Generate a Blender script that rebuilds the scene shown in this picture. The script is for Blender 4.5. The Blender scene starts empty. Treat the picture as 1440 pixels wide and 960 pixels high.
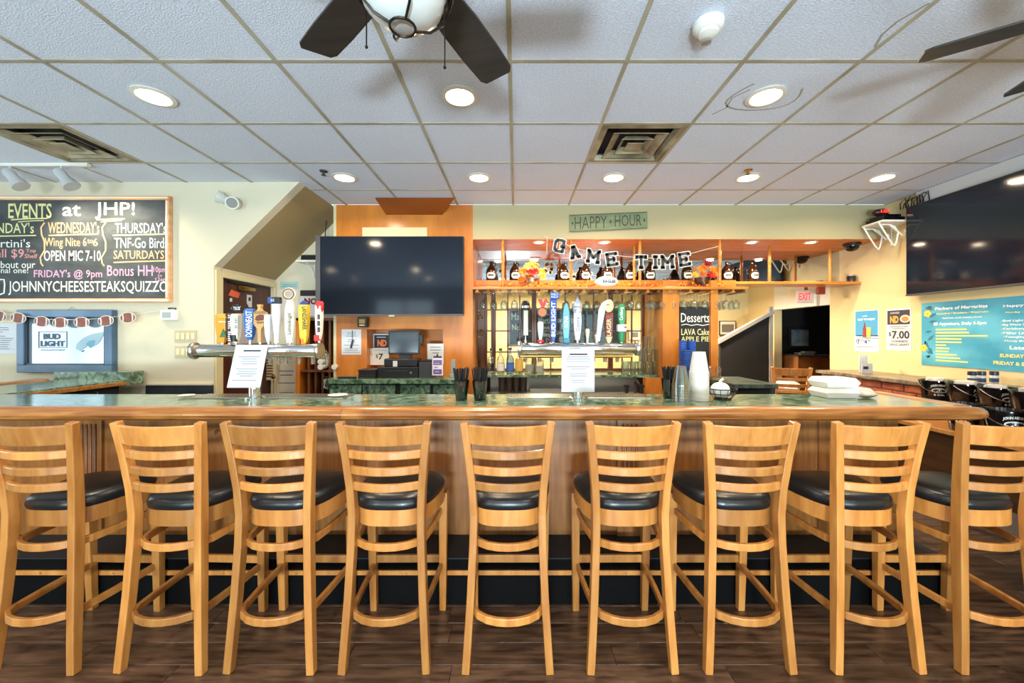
import bpy, math, random
from mathutils import Vector, Matrix
random.seed(7)
R = math.radians
SC = bpy.context.scene
COL = SC.collection
# ------------------------------------------------------------------ camera
F, CX, CY, CH = 555.3, 726.0, 470.5, 1.48
CEIL = CH + 1.4275
cam = bpy.data.cameras.new('camera'); cam.sensor_width = 36; cam.lens = 36*F/1440
cam.shift_x = (720-CX)/1440; cam.shift_y = (CY-480)/1440; cam.clip_start = .05
co = bpy.data.objects.new('camera', cam); co.location = (0, 0, CH); co.rotation_euler = (R(90), 0, 0)
COL.objects.link(co); SC.camera = co
# ------------------------------------------------------------------ world, daylight, exposure
w = bpy.data.worlds.new('sky'); SC.world = w; w.use_nodes = True
w.node_tree.nodes['Background'].inputs[0].default_value = (.72, .86, 1, 1)
w.node_tree.nodes['Background'].inputs[1].default_value = 1.6
vs = SC.view_settings; vs.view_transform = 'Standard'; vs.look = 'None'; vs.gamma = 1; vs.use_curve_mapping = False
vs.exposure = 0.22
SC.cycles.transparent_max_bounces = 32; SC.cycles.max_bounces = 16
def area(name, loc, rot, sx, sy, energy, color, parent=None, shape='RECTANGLE', spread=180):
    l = bpy.data.lights.new(name, 'AREA'); l.shape = shape; l.size = sx; l.size_y = sy; l.energy = energy; l.color = color
    l.spread = R(spread)
    o = bpy.data.objects.new(name, l); COL.objects.link(o); o.location = loc; o.rotation_euler = rot
    if parent: attach(o, parent)
    return o
WINX = (-4.2, -1.4, 1.4)
for wx in WINX:   # daylight entering the street windows behind the camera: sky, and sun bounced up off the pavement
    area('daylight', (wx+.9, -3.34, 1.5), (R(90), 0, 0), 1.7, 2.0, 24, (.82, .91, 1))
    mid = wx == -1.4
    area('pavement_bounce', (wx+(1.25 if mid else .9), -3.5, .6), (R(122), 0, 0), .8 if mid else 1.7, .3 if mid else .5, 430 if mid else 170, (.76, .87, 1))
area('daylight', (-6.16, 1.9, 1.7), (R(90), 0, R(-90)), 2.2, 1.6, 38, (.84, .92, 1))   # side window at far left
DL_E, DL_C = 14, (1, .80, .56)       # ceiling downlights
# ------------------------------------------------------------------ materials
MATS = {}
def lin(h):
    h = h.lstrip('#'); c = [int(h[i:i+2], 16)/255 for i in (0, 2, 4)]
    return tuple(x/12.92 if x <= .04045 else ((x+.055)/1.055)**2.4 for x in c) + (1,)
def mat(name, c='#808080', rough=.5, metal=0, c2=None, scale=8, stretch=(1, 1, 1), bump=0, bscale=None, emit=0, spec=.5, coat=0, rnd=False, detail=4, lo=.35, hi=.65, distort=0):
    if name in MATS: return MATS[name]
    m = bpy.data.materials.new(name); m.use_nodes = True; MATS[name] = m
    N, L = m.node_tree.nodes, m.node_tree.links
    b = N['Principled BSDF']; b.inputs['Base Color'].default_value = lin(c); b.inputs['Roughness'].default_value = rough
    b.inputs['Metallic'].default_value = metal; b.inputs['Specular IOR Level'].default_value = spec
    b.inputs['Coat Weight'].default_value = coat; b.inputs['Coat Roughness'].default_value = .15
    if emit:
        b.inputs['Emission Color'].default_value = lin(c); b.inputs['Emission Strength'].default_value = emit
    if c2 or bump:
        tc = N.new('ShaderNodeTexCoord'); mp = N.new('ShaderNodeMapping'); mp.inputs['Scale'].default_value = stretch
        L.new(tc.outputs['Object'], mp.inputs['Vector'])
        no = N.new('ShaderNodeTexNoise'); no.inputs['Scale'].default_value = scale; no.inputs['Detail'].default_value = detail
        no.inputs['Distortion'].default_value = distort
        oi = None
        if rnd:
            oi = N.new('ShaderNodeObjectInfo'); ad = N.new('ShaderNodeVectorMath'); ad.operation = 'ADD'
            cb = N.new('ShaderNodeVectorMath'); cb.operation = 'SCALE'; cb.inputs[0].default_value = (37, 17, 53)
            L.new(oi.outputs['Random'], cb.inputs['Scale']); L.new(mp.outputs[0], ad.inputs[0]); L.new(cb.outputs[0], ad.inputs[1])
            L.new(ad.outputs[0], no.inputs['Vector'])
        else: L.new(mp.outputs[0], no.inputs['Vector'])
        if c2:
            cr = N.new('ShaderNodeValToRGB'); cr.color_ramp.elements[0].position = lo; cr.color_ramp.elements[1].position = hi
            cr.color_ramp.elements[0].color = lin(c); cr.color_ramp.elements[1].color = lin(c2)
            L.new(no.outputs['Fac'], cr.inputs['Fac'])
            if rnd:
                hs = N.new('ShaderNodeHueSaturation'); mr = N.new('ShaderNodeMapRange')
                mr.inputs['To Min'].default_value = .65; mr.inputs['To Max'].default_value = 1.3
                L.new(oi.outputs['Random'], mr.inputs['Value']); L.new(mr.outputs[0], hs.inputs['Value'])
                L.new(cr.outputs[0], hs.inputs['Color']); L.new(hs.outputs[0], b.inputs['Base Color'])
            else: L.new(cr.outputs[0], b.inputs['Base Color'])
        if bump:
            bn = no
            if bscale:
                bn = N.new('ShaderNodeTexNoise'); bn.inputs['Scale'].default_value = bscale; bn.inputs['Detail'].default_value = 3
                L.new(tc.outputs['Object'], bn.inputs['Vector'])
            bu = N.new('ShaderNodeBump'); bu.inputs['Strength'].default_value = bump; bu.inputs['Distance'].default_value = .01
            L.new(bn.outputs['Fac'], bu.inputs['Height']); L.new(bu.outputs[0], b.inputs['Normal'])
    return m
def glass(name, tint='#ffffff', refl=.9, base=.04, rough=.03):
    if name in MATS: return MATS[name]
    m = bpy.data.materials.new(name); m.use_nodes = True; MATS[name] = m
    N, L = m.node_tree.nodes, m.node_tree.links; N.remove(N['Principled BSDF'])
    t = N.new('ShaderNodeBsdfTransparent'); t.inputs[0].default_value = lin(tint)
    g = N.new('ShaderNodeBsdfGlossy'); g.inputs['Roughness'].default_value = rough
    lw = N.new('ShaderNodeLayerWeight'); lw.inputs['Blend'].default_value = .25
    mr = N.new('ShaderNodeMapRange'); mr.inputs['To Min'].default_value = base; mr.inputs['To Max'].default_value = refl
    mx = N.new('ShaderNodeMixShader')
    L.new(lw.outputs['Facing'], mr.inputs['Value']); L.new(mr.outputs[0], mx.inputs[0]); L.new(t.outputs[0], mx.inputs[1]); L.new(g.outputs[0], mx.inputs[2])
    L.new(mx.outputs[0], N['Material Output'].inputs['Surface'])
    return m
def flat(c, rough=.55): return mat('flat_'+c.lstrip('#')+str(rough), c, rough)
stoolwood = mat('honey_wood', '#A2662C', .36, c2='#BE8444', scale=3, stretch=(9, 9, 1.2), coat=.3, lo=.3, hi=.7, rnd=True)
def railwood(n, st): return mat(n, '#8A5220', .3, c2='#BC8240', scale=3, stretch=st, coat=.4, lo=.3, hi=.72, distort=.6)
barrail = railwood('bar_rail_wood', (1.2, 14, 14)); endrail = railwood('bar_end_wood', (14, 1.2, 14))
panelwood = mat('bar_panel_wood', '#7A4A1E', .4, c2='#96602A', scale=3, stretch=(12, 12, 1), coat=.15)
orangewood = mat('orange_wood', '#B8681C', .38, c2='#D08028', scale=2.5, stretch=(3, 3, 1), coat=.2)
brownwood = mat('brown_wood', '#5C3216', .4, c2='#7A4520', scale=3, stretch=(10, 10, 1))
nichewood = mat('niche_wood', '#B0621E', .48, c2='#CC8234', scale=2.5, stretch=(1, 8, 8), coat=.03)
shelfwood = mat('shelf_wood', '#B06A22', .35, c2='#CC8A3A', scale=3, stretch=(1, 10, 10), coat=.2)
doorwood = mat('door_wood', '#3A1A10', .38, c2='#54281A', scale=3, stretch=(10, 10, 1))
marble = mat('green_marble', '#33523F', .14, c2='#93AE94', scale=16, detail=8, lo=.38, hi=.72, distort=1.2, spec=.6)
cream = mat('cream_paint', '#D2C9B0', .75, bump=.05, bscale=60)
cream_r = mat('warm_cream_paint', '#DCC998', .7, bump=.05, bscale=60)
taupe = mat('taupe_paint', '#A08A60', .75, bump=.04, bscale=60)
grey_paint = mat('pale_grey_paint', '#C9C8BE', .7)
white_p = mat('white_paint', '#E6E4DC', .5)
tilemat = mat('ceiling_tile', '#D3D8E6', .9, c2='#DFE3F0', scale=90, bump=.5, bscale=130, lo=.45, hi=.6)
tbar = mat('grid_metal', '#B4AC96', .5, c2='#9C9078', scale=4)
chrome = mat('chrome', '#D8D8D8', .12, 1); steel = mat('brushed_steel', '#B8B4AA', .3, 1); brass = mat('brass', '#B08A48', .3, 1)
black = mat('black_plastic', '#141416', .4); blackg = mat('black_gloss', '#0B0D10', .12); leather = mat('black_leather', '#15171A', .3, bump=.08, bscale=90)
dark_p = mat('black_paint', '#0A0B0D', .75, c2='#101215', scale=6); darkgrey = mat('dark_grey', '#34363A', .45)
screen = mat('tv_screen', '#131B28', .09, spec=.45)
paper = mat('paper', '#CDD0D6', .75); ink = mat('ink', '#2A2A30', .8); greyink = mat('grey_ink', '#7C7E84', .8)
chalkboard = mat('chalkboard', '#363B3E', .85, c2='#53585B', scale=5, stretch=(1, 1, 2), lo=.3, hi=.75)
chalk = mat('chalk', '#E8E6DC', .9); chalk_y = mat('yellow_chalk', '#E4DC98', .9); chalk_o = mat('orange_chalk', '#EAB98A', .9)
chalk_p = mat('pink_chalk', '#E5A8C8', .9); chalk_r = mat('red_chalk', '#E09A98', .9); chalk_b = mat('blue_chalk', '#C4D2DC', .9)
clear = glass('clear_glass', '#F4F8F6', .75, .05); bottleg = glass('bottle_glass', '#EEF4F4', .8, .16); clearp = glass('clear_plastic', '#F2F4F2', .6, .1, .1); windowg = glass('window_glass', '#F2F8F6', .7, .03)
mirror = mat('mirror', '#D4D6D4', .02, 1)
brownglass = mat('amber_glass', '#241208', .12, spec=.7)
lampglow = mat('lamp_lens', '#FFE6B8', .4, emit=14)
foam = mat('white_foam', '#EDECE8', .6)
# ------------------------------------------------------------------ mesh helpers (world coordinates)
class MB:
    def __init__(s): s.v = []; s.f = []
    def add(s, vs, fs):
        o = len(s.v); s.v += [tuple(v) for v in vs]; s.f += [tuple(i+o for i in f) for f in fs]; return s
    def box(s, x0, x1, y0, y1, z0, z1):
        x0, x1 = sorted((x0, x1)); y0, y1 = sorted((y0, y1)); z0, z1 = sorted((z0, z1))
        return s.add([(x0,y0,z0),(x1,y0,z0),(x1,y1,z0),(x0,y1,z0),(x0,y0,z1),(x1,y0,z1),(x1,y1,z1),(x0,y1,z1)],
              [(0,3,2,1),(4,5,6,7),(0,1,5,4),(1,2,6,5),(2,3,7,6),(3,0,4,7)])
    def rings(s, rs, close=True, cap=True):
        n = len(rs[0]); vs = [p for r in rs for p in r]; fs = []
        for i in range(len(rs)-1):
            for k in range(n if close else n-1):
                a = i*n+k; b = i*n+(k+1) % n; fs.append((a, b, b+n, a+n))
        if cap: fs.append(tuple(reversed(range(n)))); fs.append(tuple(range((len(rs)-1)*n, len(rs)*n)))
        return s.add(vs, fs)
    def lathe(s, prof, c=(0, 0, 0), n=16, axis='z', cap=True):
        rs = []
        for r, h in prof:
            ring = []
            for k in range(n):
                a = 2*math.pi*k/n; x, y = r*math.cos(a), r*math.sin(a)
                p = (x, y, h) if axis == 'z' else ((h, x, y) if axis == 'x' else (y, h, x))
                ring.append((c[0]+p[0], c[1]+p[1], c[2]+p[2]))
            rs.append(ring)
        return s.rings(rs, True, cap)
    def tube(s, pts, r, n=8):
        pts = [Vector(p) for p in pts]; rs = []; u = None
        for i, p in enumerate(pts):
            t = (pts[min(i+1, len(pts)-1)]-pts[max(i-1, 0)]).normalized()
            if u is None: u = t.orthogonal().normalized()
            else: u = (u-t*u.dot(t)).normalized()
            v = t.cross(u); rr = r[i] if isinstance(r, (list, tuple)) else r
            rs.append([p+u*rr*math.cos(2*math.pi*k/n)+v*rr*math.sin(2*math.pi*k/n) for k in range(n)])
        return s.rings(rs)
    def sweep(s, pts, ref, w, h):      # rectangular bar; w along ref, h across
        pts = [Vector(p) for p in pts]; ref = Vector(ref); rs = []
        for i, p in enumerate(pts):
            t = (pts[min(i+1, len(pts)-1)]-pts[max(i-1, 0)]).normalized()
            u = (ref-t*ref.dot(t)).normalized(); v = t.cross(u)
            W = w[i] if isinstance(w, (list, tuple)) else w; H = h[i] if isinstance(h, (list, tuple)) else h
            rs.append([p+u*W/2+v*H/2, p-u*W/2+v*H/2, p-u*W/2-v*H/2, p+u*W/2-v*H/2])
        return s.rings(rs)
    def ball(s, c, rx, ry=None, rz=None, n=12, m=8):
        ry = ry or rx; rz = rz or rx; rs = []
        for i in range(1, m):
            a = math.pi*i/m
            rs.append([(c[0]+rx*math.sin(a)*math.cos(2*math.pi*k/n), c[1]+ry*math.sin(a)*math.sin(2*math.pi*k/n), c[2]-rz*math.cos(a)) for k in range(n)])
        return s.rings(rs)
    def prism(s, poly, fn, d0, d1):    # poly of (a,b); fn(a,b,d)->xyz
        return s.rings([[fn(a, b, d0) for a, b in poly], [fn(a, b, d1) for a, b in poly]])
PM = {}
def attach(o, p):
    o.parent = p; o.matrix_parent_inverse = PM[p.name].inverted()
def props(o, label=None, cat=None, group=None, kind=None):
    if label: o['label'] = label
    if cat: o['category'] = cat
    if group: o['group'] = group
    if kind: o['kind'] = kind
    return o
def obj(name, mb, m, parent=None, smooth=False, bevel=0, label=None, cat=None, group=None, kind=None, seg=2, solid=0):
    vs = [Vector(v) for v in mb.v]
    c = Vector((0, 0, 0))
    if parent is None:
        lo = [min(v[i] for v in vs) for i in range(3)]; hi = [max(v[i] for v in vs) for i in range(3)]
        c = Vector(((lo[0]+hi[0])/2, (lo[1]+hi[1])/2, lo[2]))
    me = bpy.data.meshes.new(name); me.from_pydata([v-c for v in vs], [], mb.f)
    import bmesh
    bm = bmesh.new(); bm.from_mesh(me); bmesh.ops.recalc_face_normals(bm, faces=bm.faces); bm.to_mesh(me); bm.free()
    if smooth:
        me.polygons.foreach_set('use_smooth', [True]*len(me.polygons))
        try: me.set_sharp_from_angle(angle=R(40))
        except Exception: pass
    me.materials.append(m)
    o = bpy.data.objects.new(name, me); COL.objects.link(o)
    if parent is None: o.location = c
    else: attach(o, parent)
    PM[o.name] = Matrix.Translation(c)
    if parent is not None: PM[o.name] = Matrix.Identity(4)
    if solid:
        sm = o.modifiers.new('shell', 'SOLIDIFY'); sm.thickness = solid; sm.offset = 0
    if bevel:
        b = o.modifiers.new('edge', 'BEVEL'); b.width = bevel; b.segments = seg; b.limit_method = 'ANGLE'
    return props(o, label, cat, group, kind)
def thing(name, label, cat, loc=(0, 0, 0), group=None):
    o = bpy.data.objects.new(name, None); o.empty_display_size = .1; COL.objects.link(o); o.location = loc
    PM[o.name] = Matrix.Translation(Vector(loc))
    return props(o, label, cat, group)
def kids(o): return [c for c in bpy.data.objects if c.parent == o]
def dup(root, loc, rz=0, label=None, group=None, tree=None):
    def cp(o, p):
        c = o.copy(); COL.objects.link(c); c.parent = p
        for ch in tree.get(o.name, ()): cp(ch, c)
        return c
    if tree is None:
        tree = {}
        for o in bpy.data.objects:
            if o.parent: tree.setdefault(o.parent.name, []).append(o)
    r = cp(root, None); r.location = loc; r.rotation_euler = (0, 0, rz)
    return props(r, label, None, group)
ORD = ['first','second','third','fourth','fifth','sixth','seventh','eighth','ninth','tenth','eleventh','twelfth','thirteenth','fourteenth','fifteenth','sixteenth']
# planes: pixel -> place on a known wall
class Plane:
    def __init__(s, o, u, v): s.o = Vector(o); s.u = Vector(u); s.v = Vector(v); s.n = s.u.cross(s.v)
    def hit(s, px, py):
        d = Vector(((px-CX)/F, 1, (CY-py)/F)); c = Vector((0, 0, CH))
        t = (s.o-c).dot(s.n)/d.dot(s.n); return c+d*t
    def uv(s, px, py):
        q = s.hit(px, py)-s.o; return q.dot(s.u), q.dot(s.v)
    def at(s, u, v, d=0): return s.o+s.u*u+s.v*v+s.n*d
def PY(y): return Plane((0, y, 0), (1, 0, 0), (0, 0, 1))
def PXR(x): return Plane((x, 0, 0), (0, -1, 0), (0, 0, 1))
def PXL(x): return Plane((x, 0, 0), (0, 1, 0), (0, 0, 1))
def X(px, y): return (px-CX)*y/F
def Z(py, y): return CH+(CY-py)*y/F
def pbox(mb, pl, x0, y0, x1, y1, th, d=0):   # slab on a plane from a pixel rectangle
    a, b = pl.uv(x0, (y0+y1)/2)[0], pl.uv(x1, (y0+y1)/2)[0]; t, bt = pl.uv((x0+x1)/2, y0)[1], pl.uv((x0+x1)/2, y1)[1]
    if pl.u.x < .5: t, bt = pl.uv(x0, y0)[1], pl.uv(x0, y1)[1]
    return ubox(mb, pl, a, b, bt, t, d, d+th)
def ubox(mb, pl, a, b, c, e, d0, d1):
    return mb.rings([[pl.at(a, c, d), pl.at(b, c, d), pl.at(b, e, d), pl.at(a, e, d)] for d in (d0, d1)])
def ppoly(mb, pl, pts, th, d=0):             # slab from a pixel outline
    q = [pl.uv(*p) for p in pts]
    return mb.rings([[pl.at(u, v, dd) for u, v in q] for dd in (d, d+th)])
TC = {}
def tmesh(s, bold):
    k = (s, bold)
    if k not in TC:
        cu = bpy.data.curves.new('t', 'FONT'); cu.body = s; cu.offset = bold; cu.resolution_u = 2; cu.fill_mode = 'FRONT'
        o = bpy.data.objects.new('t', cu); COL.objects.link(o)
        dg = bpy.context.evaluated_depsgraph_get(); me = bpy.data.meshes.new_from_object(o.evaluated_get(dg))
        vs = [v.co.copy() for v in me.vertices]; fs = [tuple(p.vertices) for p in me.polygons]
        bpy.data.objects.remove(o); bpy.data.curves.remove(cu); bpy.data.meshes.remove(me)
        TC[k] = (vs, fs)
    return TC[k]
def text_mb(mb, s, pl, a, b, c, e, d=.002, bold=.0, vert=0, shear=0, tilt=0):
    vs, fs = tmesh(s, bold)
    if not vs: return mb
    if vert == 1: vs = [Vector((-v.y, v.x, 0)) for v in vs]
    if vert == -1: vs = [Vector((v.y, -v.x, 0)) for v in vs]
    x0, x1 = min(v.x for v in vs), max(v.x for v in vs); y0, y1 = min(v.y for v in vs), max(v.y for v in vs)
    out = []
    for v in vs:
        fu = (v.x-x0)/max(x1-x0, 1e-6); fv = (v.y-y0)/max(y1-y0, 1e-6)
        out.append(pl.at(a+(b-a)*fu+shear*fv, c+(e-c)*fv+tilt*fu, d))
    return mb.add(out, fs)
def text(s, pl, x0, y0, x1, y1, m, parent, d=.002, bold=.0, vert=0, name='lettering', tilt=0, label=None):
    a, b = pl.uv(x0, y1)[0], pl.uv(x1, y1)[0]
    if pl.u.x < .5: t, bt = pl.uv(x0, y0)[1], pl.uv(x0, y1)[1]
    else: t, bt = pl.uv(x0, y0)[1], pl.uv(x1, y1)[1]
    return obj(name, text_mb(MB(), s, pl, a, b, bt, t, d, bold, vert, 0, tilt), m, parent)
def lines(pl, x0, y0, x1, y1, n, m, parent, d=.0025, seed=0, name='printed_lines', centre=False, h=.28):
    rr = random.Random(seed); mb = MB(); a, b = pl.uv(x0, y1)[0], pl.uv(x1, y1)[0]; t, bt = pl.uv(x0, y0)[1], pl.uv(x0, y1)[1]
    st = (t-bt)/n
    for i in range(n):
        if rr.random() < .15: continue
        L = (b-a)*rr.uniform(.45, 1); o = ((b-a)-L)/2 if centre else 0
        ubox(mb, pl, a+o, a+o+L, t-st*(i+.5)-st*h/2, t-st*(i+.5)+st*h/2, d-.0006, d)
    return obj(name, mb, m, parent)
def stroke(mb, pl, pts, wpx, d=.002):
    q = [pl.uv(*p) for p in pts]; sc = (pl.hit(*pts[0])-Vector((0, 0, CH))).y/F*wpx
    return mb.sweep([pl.at(u, v, d) for u, v in q], pl.n, .002, sc)
# ================================================================== THE SETTING
YB, YL, XR, YM = 4.34, 3.695, 4.05, 4.95      # back header, left wall, right wall, mirror / window wall
XL, YF, XD = -6.0, -3.2, -2.83                # far left, street wall, side wall with the door
YS = 4.64                                     # wall under the stairs
def struct(name, mb, m, **k): return obj(name, mb, m, kind='structure', **k)
# floor with planks
flm = mat('plank_wood', '#2A1C14', .3, c2='#705644', scale=3.2, stretch=(1.6, 11, 1), rnd=True, lo=.3, hi=.75, coat=.15, detail=7, bump=.12)
floor = struct('floor', MB().box(XL, 8.2, YF, 7.4, -.1, -.006), mat('floor_base', '#241A15', .5, c2='#4A392E', scale=3, stretch=(1.5, 9, 1)))
PW, PL_ = .128, 1.22
pk = obj('plank', MB().box(0, PL_-.002, 0, PW-.002, -.012, 0), flm, floor, bevel=.0015, seg=1)
proto_used = False
for r in range(30):
    y = .62+r*PW
    if y > 4.3: break
    off = random.uniform(0, PL_)
    x = -3.9-off
    while x < 4.0:
        if not (y > 2.3 and x+PL_ < 2.3) and x+PL_ > -3.0*max(.35, (y+.5)/2.5):
            x0 = x
            c = pk if not proto_used else pk.copy()
            if proto_used: COL.objects.link(c)
            proto_used = True
            sx = min(1, (XR-.01-x)/PL_)
            c.location = (x, y, 0); c.scale = (sx, 1, 1)
        x += PL_
# ceiling: slab, tiles, grid
gx = [-.0337+.6096*k for k in range(-10, 8)]; gy = [2.056+.6096*k for k in range(-8, 5)]
gx = [max(XL, g) for g in gx if g > XL-.6]; gx = [g for g in gx if g < XR]+[XR]; gy = [g for g in gy if g < YB]+[YB]
ceiling = struct('ceiling', MB().box(XL, XR, YF, YB, CEIL+.1, CEIL+.16), mat('plenum', '#B8B8B4', .9))
VENTS = [(-.338+1.2192, 2.97), (-.338-3.048, 2.97)]
tile_me = None
tile0 = None
for i in range(len(gx)-1):
    for j in range(len(gy)-1):
        cxm, cym = (gx[i]+gx[i+1])/2, (gy[j]+gy[j+1])/2
        if any(abs(cxm-a) < .2 and abs(cym-b) < .2 for a, b in VENTS): continue
        if tile0 is None:
            tile0 = obj('ceiling_tile', MB().box(-.298, .298, -.298, .298, 0, .016), tilemat, ceiling, bevel=.004, seg=1); t = tile0
        else:
            t = tile0.copy(); COL.objects.link(t)
        t.location = (cxm, cym, CEIL); t.scale = ((gx[i+1]-gx[i]-.012)/.596, (gy[j+1]-gy[j]-.012)/.596, 1)
for g in gx: obj('grid_bar', MB().box(g-.011, g+.011, YF, YB, CEIL-.005, CEIL+.002), tbar, ceiling)
for g in gy[:-1]: obj('grid_bar', MB().box(XL, XR, g-.010, g+.010, CEIL-.0045, CEIL+.002), tbar, ceiling)
# left wall (chalkboard wall), cut by the stair slope
SLX = -2.03
wl = MB().prism([(XL, 0), (XD, 0), (XD, 2.12), (SLX, CEIL), (XL, CEIL)], lambda a, b, d: (a, d, b), YL, YL+.1)
wall_left = struct('wall_left', wl, cream)
sl = MB().prism([(XD, 2.12), (SLX, CEIL), (SLX-.1, CEIL), (XD-.1, 2.12)], lambda a, b, d: (a, d, b), YL+.1, YS+.02)
struct('ceiling_stair_slope', sl, taupe)
# side wall with door under the stairs
pd = PXL(XD)
wd = MB().box(XD-.1, XD, YL+.1, 3.79, 0, 2.12).box(XD-.1, XD, 4.6, YS, 0, 2.12).box(XD-.1, XD, 3.79, 4.6, 2.03, 2.12)
struct('wall_left_return', wd, cream)
tr = MB().box(XD, XD+.02, 3.70, 3.79, 0, 2.09).box(XD, XD+.02, 4.6, 4.64, 0, 2.09).box(XD, XD+.02, 3.79, 4.6, 2.03, 2.09)
struct('trim_1', tr, mat('cream_trim', '#D8CBA0', .5), bevel=.004)
door = struct('door_1', MB().box(XD-.07, XD-.03, 3.79, 4.6, .01, 2.03), doorwood, bevel=.003)
obj('door_closer', MB().lathe([(.022, 0), (.026, .01), (.026, .2), (.022, .21)], (XD+.0, 4.05, 1.965), 12, 'y').box(XD-.03, XD, 4.08, 4.2, 1.95, 1.99), brass, door, smooth=True)
obj('closer_arm', MB().box(XD-.02, XD+.0, 3.9, 4.35, 2.0, 2.012), black, door)
obj('door_handle', MB().lathe([(.01, -.03), (.01, .03), (.028, .035), (.03, .06), (.015, .075)], (XD, 4.53, 1.0), 12, 'x'), brass, door, smooth=True)
# wall under the stairs, behind the back bar
struct('wall_back_left', MB().box(XD-.1, -1.975, YS, YS+.1, 0, CEIL), cream)
# orange wall of the till
PX0, PX1 = X(473, YB), X(665, YB)
nx0, nx1 = X(516, YB), X(623, YB); nz1, nz0 = Z(463, YB), 1.03
ow = (MB().box(PX0, nx0, YB, YB+.08, 0, CEIL).box(nx1, PX1, YB, YB+.08, 0, CEIL).box(nx0, nx1, YB, YB+.08, nz1, CEIL)
      .box(nx0, nx1, YB, YB+.08, 0, nz0).box(nx0-.02, nx0, YB+.08, YB+.3, nz0, nz1+.02).box(nx1, nx1+.02, YB+.08, YB+.3, nz0, nz1+.02)
      .box(nx0-.02, nx1+.02, YB+.28, YB+.3, nz0, nz1+.02).box(nx0, nx1, YB+.08, YB+.28, nz1, nz1+.02).box(PX1-.08, PX1, YB+.08, YM+.05, 0, CEIL).box(PX0, PX0+.08, YB+.08, YS, 0, CEIL))
wall_till = struct('wall_back_till', ow, orangewood)
struct('trim_2', MB().box(PX0-.03, PX0, YB-.004, YB+.05, 1.0, CEIL), mat('cream_trim', '#D8CBA0', .5))
struct('trim_3', MB().box(X(510, YB), X(601, YB), YB-.012, YB, Z(335, YB), Z(320, YB)), mat('cream_trim', '#D8CBA0', .5))
dk = MB().add([(X(528, 4.12), 4.1, CEIL-.006), (X(640, 4.12), 4.1, CEIL-.006), (X(622, YB), YB, Z(302, YB)), (X(543, YB), YB, Z(302, YB)), (X(543, YB), YB, CEIL-.006), (X(622, YB), YB, CEIL-.006)],
     [(0, 1, 2, 3), (0, 3, 4), (1, 5, 2), (0, 4, 5, 1), (3, 2, 5, 4)])
struct('trim_4', dk, mat('rust_panel', '#8A4314', .45, c2='#9C5220', scale=3))
# header above the back bar and the mirrored niche
HZ = Z(336, YB)
struct('wall_back', MB().box(PX1, XR, YB, YB+.04, HZ, CEIL), mat('sage_cream_paint', '#B2A57F', .75, bump=.05, bscale=60))
niche = struct('ceiling_niche', MB().box(PX1, XR, YB+.04, YM+.03, HZ, HZ+.03).box(PX1, XR, YB, YB+.04, HZ-.004, HZ), nichewood)
SHZ = 2.105                                    # bottle shelf
struct('wall_back_mirror', MB().box(PX1, XR, YM, YM+.02, SHZ, HZ), mirror)
# window wall below the shelf
lat = brownwood
WZ1, WZ0 = SHZ-.05, 1.0
ww = MB().box(PX1, X(682, YM), YM-.05, YM+.05, 0, SHZ-.03).box(X(682, YM), 1.6, YM, YM+.05, 0, 1.0)
struct('wall_back_windows', ww, brownwood)
def lattice(name, xa, xb, cols, rows):
    o = struct(name, MB().box(xa, xa+.03, YM-.03, YM+.03, WZ0, WZ1).box(xb-.03, xb, YM-.03, YM+.03, WZ0, WZ1).box(xa, xb, YM-.03, YM+.03, WZ1-.03, WZ1).box(xa, xb, YM-.035, YM+.03, WZ0, WZ0+.06), brownwood, bevel=.003)
    for k in range(1, cols): x = xa+.03+(xb-xa-.06)*k/cols; obj('muntin', MB().box(x-.008, x+.008, YM-.012, YM+.012, WZ0, WZ1), lat, o)
    for k in range(1, rows): z = WZ0+(WZ1-WZ0)*k/rows; obj('muntin', MB().box(xa, xb, YM-.012, YM+.012, z-.008, z+.008), lat, o)
    for i in range(cols):
        for j in range(rows):
            x0, x1 = xa+.03+(xb-xa-.06)*i/cols+.008, xa+.03+(xb-xa-.06)*(i+1)/cols-.008
            z0, z1 = WZ0+(WZ1-WZ0)*j/rows+.008, WZ0+(WZ1-WZ0)*(j+1)/rows-.008
            obj('pane', MB().box(x0, x1, YM-.002, YM+.002, z0, z1), windowg, o)
ws = [X(p, YM) for p in (682, 694, 751, 858, 905)]
lattice('window_1', ws[0], ws[1], 1, 4); lattice('window_2', ws[1], ws[2], 3, 4)
lattice('window_3', ws[2], ws[3], 5, 4); lattice('window_4', ws[3], ws[4], 3, 4)
# partition column, dessert board post
CXA = X(932, 4.3); CXB = X(955, 4.3)
struct('wall_partition', MB().box(CXA, CXB, 4.3, YM+.05, 0, SHZ-.03), orangewood, bevel=.003)
struct('trim_5', MB().box(X(1000, 4.3), X(1010, 4.3), 4.3, 4.35, 0, SHZ-.03), orangewood, bevel=.004)
# right wall, with opening to the dark hall
OY0, OY1, OZ = 5.10, 6.2, 1.87
wall_right = struct('wall_right', MB().box(XR, XR+.12, YF, OY0, 0, CEIL).box(XR, XR+.12, OY1, 7.3, 0, CEIL), cream_r)
struct('wall_right_header', MB().box(XR, XR+.12, OY0, OY1, OZ, CEIL), white_p)
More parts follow.
